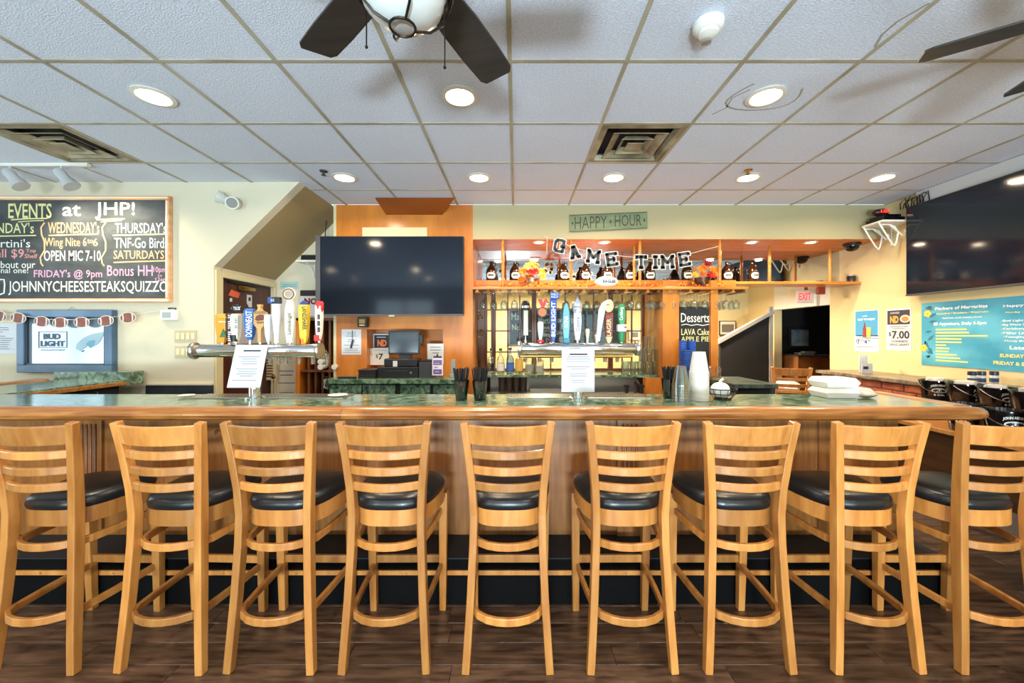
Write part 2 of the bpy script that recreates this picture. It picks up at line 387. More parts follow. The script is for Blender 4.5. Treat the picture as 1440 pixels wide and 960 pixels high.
# back room seen through the windows and the opening
struct('wall_back_room', MB().box(-1.0, 8.2, 6.9, 7.0, 0, CEIL), mat('back_room_paint', '#D8C896', .8))
struct('wall_back_room_left', MB().box(-1.1, -1.0, YM+.06, 7, 0, CEIL), cream_r)
bc = struct('ceiling_back_room', MB().box(-1.1, XR, YM+.06, 6.9, 2.32, 2.38), white_p)
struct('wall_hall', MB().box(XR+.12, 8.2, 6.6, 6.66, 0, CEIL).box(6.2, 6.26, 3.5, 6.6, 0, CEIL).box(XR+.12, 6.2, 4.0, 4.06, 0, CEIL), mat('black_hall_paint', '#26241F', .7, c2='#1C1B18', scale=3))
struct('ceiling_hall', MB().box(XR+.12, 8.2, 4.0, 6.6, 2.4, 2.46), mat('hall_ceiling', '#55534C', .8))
# street wall behind the camera
fw = MB(); xs = sorted([XL]+[v for wx in WINX for v in (wx, wx+1.8)]+[XR])
for k in range(0, len(xs)-1):
    a, b = xs[k], xs[k+1]
    if any(abs(a-wx) < 1e-6 for wx in WINX): fw.box(a, b, YF-.12, YF, 0, .45).box(a, b, YF-.12, YF, 2.55, CEIL)
    else: fw.box(a, b, YF-.12, YF, 0, CEIL)
struct('wall_front', fw, cream)
for n, wx in enumerate(WINX):
    o = struct('window_%d' % (n+5), MB().box(wx, wx+.05, YF-.1, YF-.04, .45, 2.55).box(wx+1.75, wx+1.8, YF-.1, YF-.04, .45, 2.55).box(wx, wx+1.8, YF-.1, YF-.04, .45, .5).box(wx, wx+1.8, YF-.1, YF-.04, 2.5, 2.55).box(wx+.875, wx+.925, YF-.1, YF-.04, .5, 2.5), brownwood)
    for q in (0, 1): obj('pane', MB().box(wx+.05+q*.875, wx+.875+q*.875, YF-.072, YF-.068, .5, 2.5), windowg, o)
struct('wall_far_left', MB().box(XL-.1, XL, YF, .8, 0, CEIL).box(XL-.1, XL, 3.0, YL+.1, 0, CEIL).box(XL-.1, XL, .8, 3.0, 0, .9).box(XL-.1, XL, .8, 3.0, 2.5, CEIL), cream)
o = struct('window_8', MB().box(XL-.08, XL-.03, .8, .85, .9, 2.5).box(XL-.08, XL-.03, 2.95, 3.0, .9, 2.5).box(XL-.08, XL-.03, .8, 3.0, .9, .95).box(XL-.08, XL-.03, .8, 3.0, 2.45, 2.5).box(XL-.08, XL-.03, 1.88, 1.92, .95, 2.45), brownwood)
for q in (0, 1): obj('pane', MB().box(XL-.057, XL-.053, .85+q*1.07, 1.88+q*1.07, .95, 2.45), windowg, o)
# dark wainscot on left wall
struct('trim_6', MB().box(-3.45, XD, YL-.02, YL, 0, Z(541, YL)), mat('dark_wainscot', '#22262C', .4, c2='#343A42', scale=5))
struct('trim_7', MB().box(-3.45, XD, YL-.026, YL, Z(541, YL), Z(538.5, YL)), cream)
# brick half wall with stone ledge along right wall
BX = 3.56
bw = struct('wall_right_brick', MB().box(BX+.012, XR, .2, 4.62, 0, 1.03), mat('mortar', '#8C7A6A', .9, bump=.3, bscale=40))
brickm = mat('brick', '#8A4028', .8, c2='#B0603C', scale=14, rnd=True, bump=.3, bscale=60)
b0 = None
for r in range(9):
    z = 1.03-.072*(r+1)
    y = 4.62-(.0 if r % 2 else .11)
    while y > 2.0:
        L = .212 if y > 2.2 else .1
        if b0 is None: b0 = obj('brick', MB().box(0, .03, -.212, 0, 0, .062), brickm, bw, bevel=.004, seg=1); b = b0
        else: b = b0.copy(); COL.objects.link(b)
        b.location = (BX+random.uniform(-.003, .003), y, z); y -= .222
lm = mat('stone_ledge', '#4A443E', .3, c2='#8C8070', scale=9, detail=7, distort=1)
y = 4.66
led = None
struct('trim_8', MB().box(BX-.03, XR, .2, 4.66, 1.032, 1.068), lm, bevel=.004)
# white ceiling beam over the right-hand screen is part of wall: crown strip
struct('trim_9', MB().box(XR-.05, XR, YF, 3.95, CEIL-.14, CEIL-.006), mat('pale_strip', '#C9CCCC', .6))
# door frame post and stair flank in back room
struct('trim_10', MB().box(X(1081, 5.95), X(1086, 5.95), 5.93, 5.98, 0, 1.9), mat('grey_post', '#9A9892', .5))
sp = PY(6.0)
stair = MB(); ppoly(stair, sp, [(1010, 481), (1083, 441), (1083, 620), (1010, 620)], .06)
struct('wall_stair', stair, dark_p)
struct('trim_11', ppoly(MB(), sp, [(1008, 478), (1084, 436), (1084, 441), (1008, 483)], .09, -.01), mat('grey_post', '#9A9892', .5))
# ================================================================== LIGHT FITTINGS
ringm = mat('lamp_trim', '#E2DCCB', .4)
def downlight(x, y, z, e, label, group, r=.085):
    t = thing('recessed_light', label, 'light', (x, y, z), group)
    obj('trim_ring', MB().lathe([(r, 0), (r+.022, -.002), (r+.024, -.008), (r, -.012), (r-.004, -.004)], (x, y, z), 24, cap=False), ringm, t, smooth=True)
    obj('lens', MB().lathe([(r, -.003), (r*.7, -.012), (.001, -.016)], (x, y, z), 24, cap=False), lampglow, t, smooth=True)
    area('lamp', (x, y, z-.03), (0, 0, 0), r*1.6, r*1.6, e, DL_C, t, 'DISK', 165)
for k, (cx_, cy_, lab) in enumerate([(-3, 2.3608, 'round recessed ceiling light at left, above the chalkboard side'), (0, 2.3608, 'round recessed ceiling light beside the fan blade'), (3, 2.3608, 'round recessed ceiling light ringed by a brown water stain'),
      (-2, 3.58, 'round recessed ceiling light nearest the stair slope'), (0, 3.58, 'round recessed ceiling light just right of the rust panel'), (2, 3.58, 'round recessed ceiling light behind the square air vent'),
      (4, 3.58, 'round recessed ceiling light with a sprinkler just beside it'), (6, 3.58, 'round recessed ceiling light nearest the right wall screen')]):
    downlight(-.338+.6096*cx_, cy_, CEIL, DL_E, lab, 'recessed ceiling lights')
for k, px in enumerate((758, 850, 1057, 1140)):
    downlight(X(px, 4.47), 4.47, HZ, 9, ORD[k]+' small recessed light from the left in the wooden niche ceiling', 'niche lights', .05)
for k, (x, y) in enumerate([(.3, 5.9), (2.6, 5.7)]):  # out-of-view lamps added to brighten the back room
    downlight(x, y, 2.32, 110, ('left' if k == 0 else 'right')+' recessed light in the back room ceiling', 'back room lights')
for k, y in enumerate((-.7, -2.0)):
    for q, cxx in enumerate((-6, -3, 0, 3, 5)):
        downlight(-.338+.6096*cxx, 2.3608-.6096*(4 if k == 0 else 6), CEIL, DL_E, 'recessed ceiling light over the tables behind the stools', 'rear ceiling lights')
# water stains on the tiles
sm_ = mat('water_stain', '#A39C8E', .9); lx, ly = -.338+1.829, 2.3608; mb = MB()
mb.sweep([(lx+(.2+.02*math.sin(3*a))*math.cos(a), ly+(.17+.02*math.cos(2*a))*math.sin(a), CEIL-.0004) for a in [q*math.pi/14-.4 for q in range(20)]], (0, 0, 1), .001, .012)
mb.sweep([(lx-.22, ly+.2, CEIL-.0004), (lx-.17, ly+.12, CEIL-.0004), (lx-.19, ly+.02, CEIL-.0004), (lx-.13, ly-.06, CEIL-.0004)], (0, 0, 1), .001, .01)
mb.sweep([(X(1300, 1.72), 1.7, CEIL-.0004), (X(1262, 1.8), 1.8, CEIL-.0004), (X(1240, 1.88), 1.88, CEIL-.0004), (X(1230, 1.96), 1.96, CEIL-.0004)], (0, 0, 1), .001, .012)
obj('water_stain', mb, sm_, ceiling)
# vents
def ring_frame(mb, c, r0, r1, z0, z1):
    a = [(c[0]+sx*r0, c[1]+sy*r0, z0) for sx, sy in ((-1,-1),(1,-1),(1,1),(-1,1))]; b = [(c[0]+sx*r1, c[1]+sy*r1, z1) for sx, sy in ((-1,-1),(1,-1),(1,1),(-1,1))]
    return mb.rings([a, b], True, False)
ventm = mat('vent_metal', '#B5A688', .5, c2='#5E5138', scale=5, detail=5, lo=.3, hi=.72); ventd = mat('vent_dark', '#1C1813', .8)
for k, (x, y) in enumerate(VENTS):
    t = thing('ceiling_vent', ['square stepped air vent stained brown, above the green sign', 'square stepped air vent at left above the track lights'][k], 'vent', (x, y, CEIL), 'air vents')
    z = CEIL
    obj('duct', MB().box(x-.28, x+.28, y-.28, y+.28, z+.07, z+.08), ventd, t)
    obj('frame', ring_frame(ring_frame(MB(), (x, y), .293, .25, z, z-.006), (x, y), .25, .235, z-.006, z+.03), ventm, t, solid=.003)
    for q, (r0, r1) in enumerate(((.195, .135), (.115, .08))):
        obj('louver', ring_frame(MB(), (x, y), r0, r1, z-.012-.004*q, z+.022), ventm, t, solid=.004)
    obj('centre_plate', MB().box(x-.06, x+.06, y-.06, y+.06, z-.018, z-.012), ventm, t, bevel=.003)
# fans
fanm = mat('fan_blade', '#2A2624', .45, c2='#3A3431', scale=3, stretch=(1, 8, 1)); bronze = mat('fan_bronze', '#2B2522', .3, .7)
globe = mat('fan_globe', '#D9DCDA', .25)
def fan(x, y, a0, label):
    t = thing('ceiling_fan', label, 'fan', (x, y, CEIL), 'ceiling fans')
    zb = CH+1.1
    obj('downrod', MB().lathe([(.06, CEIL), (.055, CEIL-.05), (.014, CEIL-.06), (.014, zb+.08)], (x, y, 0), 16), bronze, t, smooth=True)
    obj('motor_housing', MB().lathe([(.03, zb+.1), (.1, zb+.085), (.13, zb+.04), (.13, zb-.01), (.155, zb-.05), (.16, zb-.075), (.14, zb-.085)], (x, y, 0), 28), bronze, t, smooth=True)
    for k in range(5):
        a = a0+2*math.pi*k/5; d = Vector((math.sin(a), math.cos(a), 0)); s = Vector((math.cos(a), -math.sin(a), 0)); c = Vector((x, y, zb))
        tilt = Vector((0, 0, .19))
        out = [(.17, .055), (.3, .068), (.45, .072), (.585, .07), (.61, .055), (.61, -.055), (.585, -.07), (.45, -.072), (.3, -.068), (.17, -.055)]
        mb = MB().rings([[c+d*r+s*q+tilt*q+Vector((0, 0, h)) for r, q in out] for h in (-.004, .004)])
        bl = obj('blade', mb, fanm, t)
        obj('blade_iron', MB().sweep([c+d*.11+Vector((0, 0, .02)), c+d*.16+Vector((0, 0, .012)), c+d*.24+Vector((0, 0, .009))], s, [.03, .04, .08], .006), bronze, bl)
    zl = zb-.085
    obj('light_bowl', MB().lathe([(.12, zl), (.125, zl-.03), (.11, zl-.075), (.075, zl-.11), (.03, zl-.125), (.001, zl-.128)], (x, y, 0), 24, cap=False), globe, t, smooth=True)
    cg = MB()
    for k in range(4):
        a = 2*math.pi*k/4+.5; cg.tube([(x+r*math.cos(a), y+r*math.sin(a), h) for r, h in ((.137, zl), (.138, zl-.035), (.12, zl-.085), (.08, zl-.122), (.035, zl-.136))], .004, 6)
    cg.tube([(x+.036*math.cos(q*math.pi/8), y+.036*math.sin(q*math.pi/8), zl-.136) for q in range(17)], .004, 6)
    cg.tube([(x+.14*math.cos(q*math.pi/12), y+.14*math.sin(q*math.pi/12), zl-.03) for q in range(25)], .005, 6)
    obj('wire_cage', cg, bronze, t, smooth=True)
    for sx in (-1, 1):
        obj('pull_chain', MB().tube([(x+sx*.115, y+.03, zl+.01), (x+sx*.115, y+.03, zl-.2-.03*sx)], .0022, 6).ball((x+sx*.115, y+.03, zl-.2-.03*sx), .005, n=8, m=6), bronze, t)
fan(-.325, 1.13, R(24), 'dark five-blade ceiling fan with caged light bowl and pull chains')
fan(2.10, 1.21, R(-54.5), 'dark ceiling fan at right edge with only blade tips in view')
# smoke detector, sprinklers, ceiling bits
x, y = X(996, 1.80), 1.80
t = thing('smoke_detector', 'white round smoke detector with strobe on ceiling', 'detector', (x, y, CEIL))
obj('base', MB().lathe([(.06, 0), (.068, -.008), (.066, -.03), (.05, -.045)], (x, y, CEIL-.002), 24), white_p, t, smooth=True)
obj('sensor', MB().lathe([(.045, -.04), (.042, -.062), (.02, -.07), (.001, -.071)], (x, y, CEIL), 20), white_p, t, smooth=True)
obj('strobe', MB().lathe([(.02, -.06), (.022, -.085), (.001, -.09)], (x+.0, y+.02, CEIL), 12), clearp, t, smooth=True)
for px, py, lab in ((1052, 239, 'small brass sprinkler head beside a ceiling light at right'), (455, 240, 'small dark sprinkler head on ceiling above the stair slope')):
    y = 1.4275*F/(CY-py); x = X(px, y)
    t = thing('sprinkler_head', lab, 'sprinkler', (x, y, CEIL), 'sprinklers')
    obj('escutcheon', MB().lathe([(.035, 0), (.03, -.008), (.012, -.01)], (x, y, CEIL-.002), 16), brass if px > 900 else darkgrey, t, smooth=True)
    obj('deflector', MB().lathe([(.008, -.01), (.008, -.035), (.02, -.036), (.02, -.04)], (x, y, CEIL), 12), brass if px > 900 else darkgrey, t, smooth=True)
# track lights at left
ty = 3.28
t = thing('track_light', 'white track with two spotlight heads above the chalkboard', 'light', (X(60, ty), ty, CEIL))
obj('track', MB().box(XL+.4, X(125, ty), ty-.015, ty+.015, CEIL-.03, CEIL-.005), white_p, t)
for px in (14, 86):
    x = X(px, ty); tip = Vector((x+.07, ty+.02, CEIL-.19)); top = Vector((x-.03, ty, CEIL-.06)); ax = (tip-top).normalized()
    hd = obj('spot_head', MB().tube([top, top+ax*.03, top+ax*.1, top+ax*.105, tip], [.03, .038, .038, .045, .058], 16), mat('track_grey', '#BDBEC0', .4), t, smooth=True)
    obj('stem', MB().tube([(x+.0, ty, CEIL-.02), (x+.0, ty, CEIL-.09)], .008, 8), mat('track_grey', '#BDBEC0', .4), hd)
    l = bpy.data.lights.new('spot_lamp', 'SPOT'); l.energy = 32; l.spot_size = R(120); l.spot_blend = .8; l.color = (1, .86, .62); l.shadow_soft_size = .04
    lo = bpy.data.objects.new('spot_lamp', l); COL.objects.link(lo); lo.location = tip+ax*.03
    lo.rotation_euler = Vector((.12, .35, -.45)).to_track_quat('-Z', 'Y').to_euler(); attach(lo, t)
# emergency light
pl = PY(YL); x, z = X(327, YL), Z(286, YL)
t = thing('emergency_light', 'white twin-head emergency light on cream wall', 'light', (x, YL, z))
obj('wall_plate', MB().lathe([(.05, 0), (.05, -.02), (.03, -.03)], (x+.03, YL, z-.01), 20, 'y'), white_p, t, smooth=True)
for dx, dz, ax in ((-.05, .02, Vector((-.8, -.5, .35))), (.05, -.02, Vector((.3, -.9, -.25)))):
    c = Vector((x+dx+.01, YL-.07, z+dz)); ax.normalize()
    h = obj('lamp_head', MB().tube([c-ax*.04, c-ax*.02, c+ax*.03, c+ax*.045], [.02, .04, .055, .056], 18), mat('lamp_grey', '#CFCFC8', .4), t, smooth=True)
    obj('lamp_lens_disc', MB().tube([c+ax*.045, c+ax*.048], .045, 18), mat('lens_brown', '#6E685C', .35), h)
# ================================================================== THE BAR
BT = 1.08; BF, BBK = 2.2, 2.66
bar = thing('bar_counter', 'long wooden bar with green marble top and rounded wood rail', 'bar', (0, 2.42, 0))
obj('marble_top', MB().box(-4.4, 2.45, BF, BBK, BT-.03, BT), marble, bar, bevel=.003)
prof = [(BF+.004, BT+.003), (BF-.03, BT+.006), (BF-.065, BT+.002), (BF-.088, BT-.012), (BF-.096, BT-.032), (BF-.09, BT-.05), (BF-.068, BT-.062), (BF-.02, BT-.066), (BF+.004, BT-.066)]
def rail(xs, m, tip=False):
    rs = []
    for i, x in enumerate(xs):
        k = 1
        if tip: k = [1, 1, .93, .75, .4][i]
        rs.append([(x, BF+.004+(a-BF-.004)*k, BT-.03+(b-BT+.03)*(1 if k == 1 else .4+.6*k)) for a, b in prof])
    return obj('wood_rail', MB().rings(rs), m, bar, smooth=True)
sx = X(480, 2.12)
rail([-4.4, sx-.001], barrail); rail([sx+.001, 2.40, 2.49, 2.55, 2.578], barrail, True)
obj('end_rail', MB().box(2.45, 2.555, BF+.004, 2.78, BT-.066, BT+.006), endrail, bar, bevel=.018, seg=3)
obj('corbel_strip', MB().box(-4.3, 2.36, BF+.01, 2.42, BT-.075, BT-.03), brownwood, bar)
BY = 2.42
obj('front_panel', MB().box(-4.3, 2.34, BY, BY+.03, .24, BT-.075), panelwood, bar)
obj('end_panel', MB().box(2.31, 2.34, BY+.03, 2.62, .0, BT-.03), panelwood, bar)
obj('back_panel', MB().box(-4.3, 2.31, 2.6, 2.62, .0, BT-.03), darkgrey, bar)
for xx in (-3.55, -.92, 1.85): obj('panel_seam', MB().box(xx-.004, xx+.004, BY-.003, BY, .25, BT-.075), brownwood, bar)
for xx in (-2.6, .69):
    p = obj('pilaster', MB().box(xx-.075, xx+.075, BY-.018, BY, .25, BT-.075), panelwood, bar, bevel=.002)
    for q in (-.04, -.013, .013, .04): obj('flute', MB().lathe([(.001, .34), (.008, .35), (.008, .93), (.001, .94)], (xx+q, BY-.019, 0), 8), brownwood, p, smooth=True)
plat = obj('foot_platform', MB().box(-4.3, 2.36, 2.17, BY, 0, .25), mat('platform_black', '#060607', .75, spec=.12), bar, bevel=.004)
obj('platform_cap', MB().box(-4.3, 2.37, 2.165, BY, .25, .256), mat('platform_grey', '#24282D', .6, spec=.3), bar)
obj('platform_trim', MB().box(-4.3, 2.365, 2.158, 2.17, .165, .19), stoolwood, bar, bevel=.002)
sc = MB()
for k in range(34): sc.lathe([(.004, 0), (.004, -.002)], (-4.2+.2*k, 2.158, .178), 6, 'y')
obj('trim_screws', sc, steel, bar)
obj('purse_hook', MB().tube([(X(303, 2.4), 2.418, .9), (X(303, 2.4), 2.39, .89), (X(303, 2.4)+.03, 2.36, .885), (X(303, 2.4)+.045, 2.36, .9)], .003, 6), brass, bar)
for k, (a, b) in enumerate(((282, 492), (712, 908))):
    x0, x1 = X(a, 2.58), X(b, 2.58)
    t = thing('drip_tray', 'perforated steel drip tray under the '+('left' if k == 0 else 'right')+' beer taps', 'tray', ((x0+x1)/2, 2.57, BT), 'drip trays')
    obj('pan', MB().box(x0, x1, 2.47, 2.645, BT, BT+.006), steel, t, bevel=.002)
    hm = MB(); n = 46
    for i in range(n):
        for j in range(5):
            cx_, cy_ = x0+(x1-x0)*(i+.5+.25*(j % 2))/n, 2.49+.032*j
            hm.add([(cx_+.005*math.cos(q*math.pi/3), cy_+.005*math.sin(q*math.pi/3), BT+.0068) for q in range(6)], [(0, 1, 2, 3, 4, 5)])
    obj('holes', hm, ventd, t, kind='stuff')
# left return of the bar
lb = thing('bar_return', 'green marble counter return with wood edges at far left', 'bar', (-3.8, 2.95, 0))
obj('marble_top', MB().box(-4.12, -3.47, 2.67, 3.5, BT-.03, BT), marble, lb, bevel=.003)
obj('inner_trim', MB().box(-3.47, -3.45, 2.67, 3.5, BT-.045, BT-.012), barrail, lb, bevel=.004)
obj('outer_rail', MB().box(-4.25, -4.12, 2.67, 3.5, BT-.06, BT+.012), endrail, lb, bevel=.02, seg=3)
obj('body', MB().box(-4.1, -3.5, 2.67, 3.48, 0, BT-.03), dark_p, lb)
obj('splash_block', MB().box(-4.1, -3.45, 3.5, 3.66, BT-.05, Z(523, 3.5)), marble, lb, bevel=.003)
# ================================================================== BAR STOOLS
def seat_outline(s, z, yc=.235, n=40):
    out = []
    for k in range(n):
        a = 2*math.pi*k/n; c, d = math.cos(a), math.sin(a)
        px = math.copysign(abs(c)**.62, c); py = math.copysign(abs(d)**.62, d)
        hw = .198+.03*py
        out.append((px*hw*s, yc+py*.195*s, z))
    return out
def make_stool():
    t = thing('bar_stool', 'wooden ladder-back bar stool', 'stool', (0, 0, 0), 'ladder-back stools along the bar')
    obj('seat_apron', MB().rings([seat_outline(.985, .618), seat_outline(.985, .69)]), stoolwood, t, smooth=True)
    prof = [(.97, .688), (1.0, .698), (1.01, .712), (.985, .73), (.93, .742), (.75, .75), (.4, .754)]
    obj('seat_cushion', MB().rings([seat_outline(s, z) for s, z in prof]), leather, t, smooth=True)
    for s in (-1, 1):
        P = [(.184, 0, 0), (.176, .008, .12), (.164, .022, .32), (.154, .034, .55), (.152, .037, .68), (.158, .03, .8), (.172, .012, .95), (.19, -.012, 1.1)]
        obj('back_post', MB().sweep([(s*a, b, c) for a, b, c in P], (1, 0, 0), .034, [.036, .04, .044, .046, .046, .044, .04, .034]), stoolwood, t, bevel=.004)
        obj('leg', MB().sweep([(s*.185, .4, 0), (s*.188, .392, .3), (s*.19, .385, .64)], (1, 0, 0), [.034, .04, .046], [.034, .04, .046]), stoolwood, t, bevel=.003)
    def bow(x, y, b, z, h, th, name, lean=0):
        pts = [(x*(-1+2*k/10), y-b*(1-(-1+2*k/10)**2), z) for k in range(11)]
        rs = [[(p[0], p[1]-th/2-lean, z+h/2), (p[0], p[1]+th/2-lean, z+h/2), (p[0], p[1]+th/2+lean, z-h/2), (p[0], p[1]-th/2+lean, z-h/2)] for p in pts]
        obj(name, MB().rings(rs), stoolwood, t, bevel=.005)
    bow(.178, -.004, .045, 1.045, .088, .02, 'top_rail', .01)
    bow(.167, .011, .042, .957, .036, .02, 'slat'); bow(.16, .02, .042, .885, .036, .02, 'slat'); bow(.153, .027, .042, .812, .036, .02, 'slat')
    def hoop(z, back, name, w):
        pts = [(-.178, .39), (-.174, .28), (-.168, .18), (-.156, back+.09), (-.131, back+.046), (-.09, back+.018), (-.045, back+.004), (0, back)]
        pts = pts+[(-a, b) for a, b in reversed(pts[:-1])]
        obj(name, MB().sweep([(a, b, z) for a, b in pts], (0, 0, 1), w, .018), stoolwood, t, bevel=.004)
    hoop(.545, .005, 'upper_hoop', .034); hoop(.245, -.035, 'foot_hoop', .034)
    obj('front_stretcher', MB().box(-.17, .17, .385, .403, .258, .298), stoolwood, t, bevel=.003)
    return t
st0 = make_stool()
TREE = {}
for o in bpy.data.objects:
    if o.parent: TREE.setdefault(o.parent.name, []).append(o)
SY = 1.732
STX = [(43, -1.5), (223, -2), (378, -1), (540, .5), (714, 0), (890, .5), (1056, 0), (1238, .5), (1415, 0)]
labs = ['leftmost bar stool in the row, cut by the frame edge']+[ORD[k]+' ladder-back bar stool from the left, black seat' for k in range(1, 8)]+['rightmost ladder-back bar stool, cut by the right frame edge']
for k, (px, rz) in enumerate(STX):
    loc = (X(px, SY-.01), SY, 0)
    if k == 0: st0.location = loc; st0.rotation_euler = (0, 0, R(rz)); st0['label'] = labs[0]
    else: dup(st0, loc, R(rz), labs[k], None, TREE)
dup(st0, (X(1108, 4.75)-.05, 4.62, 0), R(-22), 'ladder-back stool with a white cloth, beyond the bar', None, TREE)
cl = MB(); rr = random.Random(3); rs = []
for i in range(7):
    rs.append([(3.32+(.05+.12*math.sin(math.pi*(i+.4)/7))*math.cos(2*math.pi*k/14)*rr.uniform(.75, 1.15), 4.86+(.12*math.sin(math.pi*(i+.4)/7)+.03)*math.sin(2*math.pi*k/14)*rr.uniform(.75, 1.15), .756+.026*i+rr.uniform(-.012, .012)*(i > 0)) for k in range(14)])
obj('cloth', MB().rings(rs), mat('white_cloth', '#DAD4C8', .9, c2='#C0B8AA', scale=12), None, smooth=True, label='crumpled white cloth on the stool beyond the bar', cat='cloth')
# ================================================================== BACK COUNTERS
CT = 1.035
pc = thing('till_counter', 'green marble counter with cupboard doors below the till', 'counter', (-1.2, 4.1, 0))
cx0, cx1 = X(456, 3.95), X(652, 3.95)
obj('marble_top', MB().box(cx0, cx1, 3.93, YB-.003, CT-.045, CT), marble, pc, bevel=.003)
obj('body', MB().box(cx0+.03, cx1-.02, 4.0, YB-.003, 0, CT-.045), mat('green_black', '#16201B', .4), pc)
for a, b, k in ((462, 508, 1), (510, 556, -1), (563, 605, 1), (609, 646, -1)):
    d = obj('cupboard_door', MB().box(X(a, 3.98), X(b, 3.98), 3.98, 4.0, .3, Z(541, 3.98)), marble, pc, bevel=.003)
    xx = X(b-6, 3.98) if k > 0 else X(a+5, 3.98)
    obj('pull', MB().tube([(xx, 3.98, .93), (xx, 3.955, .925), (xx, 3.955, .89), (xx, 3.98, .885)], .005, 8), steel, d, smooth=True)
wc = thing('window_counter', 'green marble counter below the lattice windows', 'counter', (.5, 4.6, 0))
obj('marble_top', MB().box(PX1+.02, CXA-.01, 4.38, YM-.06, CT-.03, CT), marble, wc, bevel=.003)
obj('steel_back', MB().box(X(690, 4.6), CXA-.01, 4.55, 4.57, .3, CT-.03), steel, wc)
obj('end_support', MB().box(X(740, 4.4), X(744, 4.4), 4.4, 4.55, .3, CT-.03), steel, wc)
obj('speed_rail', MB().box(X(745, 4.3), X(790, 4.3), 4.2, 4.3, .86, .9), steel, wc, bevel=.004)
obj('sink_edge', MB().box(X(684, 4.1), X(905, 4.1), 4.0, 4.3, .8, .86), steel, wc, bevel=.006)
obj('wood_end', MB().box(X(906, 4.35), CXA+.06, 4.32, 4.4, .2, CT-.03), orangewood, wc)
for k, px in enumerate((706, 716, 726, 736)):
    obj('dark_tumbler', MB().lathe([(.034, 0), (.042, .15)], (X(px, 4.35), 4.35, .862), 14), mat('dark_plastic_cup', '#241A16', .35), None, smooth=True,
        label=ORD[k]+' dark plastic tumbler from the left under the window counter', cat='tumbler', group='dark tumblers')
fx = X(893, 4.2)
fa = thing('sink_faucet', 'dark faucet and sink fittings below the stacked glasses', 'faucet', (fx, 4.15, .86))
obj('spout', MB().tube([(fx, 4.2, .86), (fx, 4.2, .97), (fx, 4.14, 1.0), (fx, 4.06, .97)], .012, 10), darkgrey, fa, smooth=True)
for q in (-.09, .07): obj('valve', MB().lathe([(.018, 0), (.018, .06), (.03, .065), (.03, .085)], (fx+q, 4.2, .86), 12), black, fa, smooth=True)
# right back counter
rc = thing('service_counter', 'dark green-edged service counter right of the dessert board', 'counter', (2.1, 4, 0))
obj('marble_top', MB().box(X(1030, 3.6), X(1095, 3.6), 3.6, 4.25, .99, 1.03), mat('dark_marble', '#2A3430', .25, c2='#50625A', scale=12, detail=7), rc, bevel=.004)
obj('body', MB().box(X(1033, 3.65), X(1083, 3.65), 3.66, 4.22, 0, .99), dark_p, rc)
obj('leg', MB().box(X(1083, 3.66), X(1090, 3.66), 3.66, 3.72, 0, .99), darkgrey, rc)
wc2 = obj('side_shelf', MB().box(CXB+.005, X(1030, 3.6)-.005, 4.0, 4.28, 1.0, 1.03), mat('dark_marble'), None, bevel=.003, label='dark narrow counter holding blue cups below dessert board', cat='counter')
# ================================================================== TAP TOWERS
def handle_mb(w0, w1, z0, z1, x, y, d=.022):
    zm = z0+.04
    return MB().rings([[(x-w*.5, y-d*k, z), (x+w*.5, y-d*k, z), (x+w*.5, y+d*k, z), (x-w*.5, y+d*k, z)] for w, z, k in ((w0*.5, z0, .5), (w0, zm, .8), (w1*1.0, (zm+z1)/2, 1), (w1, z1-.012, 1), (w1*.8, z1, .6))])
def tower(name, label, x0, x1, yc, zc, r, px, base_y):
    t = thing('beer_tap_tower', label, 'beer tap', (px, yc, BT), 'chrome beer tap towers')
    obj('pipe', MB().lathe([(r*.9, x0), (r, x0+.005), (r, x1-.005), (r*.9, x1)], (0, yc, zc), 28, 'x'), chrome, t, smooth=True)
    for xx in (x0, x1): obj('end_flange', MB().lathe([(r*1.2, -.012), (r*1.28, -.006), (r*1.28, .006), (r*1.2, .012)], (xx, yc, zc), 24, 'x'), steel, t, smooth=True)
    obj('column', MB().lathe([(.036, BT+.01), (.036, zc)], (px, yc, 0), 24), chrome, t, smooth=True)
    obj('base_flange', MB().lathe([(.058, BT+.001), (.058, BT+.008), (.042, BT+.014)], (px, yc, 0), 24), chrome, t, smooth=True)
    for k in range(4):
        a = math.pi/4+k*math.pi/2; obj('bolt', MB().lathe([(.006, 0), (.006, .008)], (px+.049*math.cos(a), yc+.049*math.sin(a), BT+.008), 8), steel, t)
    return t
Y1 = 2.48
zc1 = Z(493, Y1)
t1 = tower('tower', 'chrome beer tap tower at left with mixed tap handles', X(274, Y1), X(449, Y1), Y1, zc1, .041, X(359, Y1), 0)
Y2 = 2.48; zc2 = Z(490, Y2)
t2 = tower('tower', 'chrome beer tap tower in the centre with a blue tap handle', X(731, Y2), X(896, Y2), Y2, zc2, .036, X(813, Y2), 0)
obj('lower_pipe', MB().lathe([(.012, X(733, Y2)), (.012, X(894, Y2))], (0, Y2+.07, zc2-.05), 12, 'x'), brass, t2, smooth=True)
pT = PY(Y1-.026)
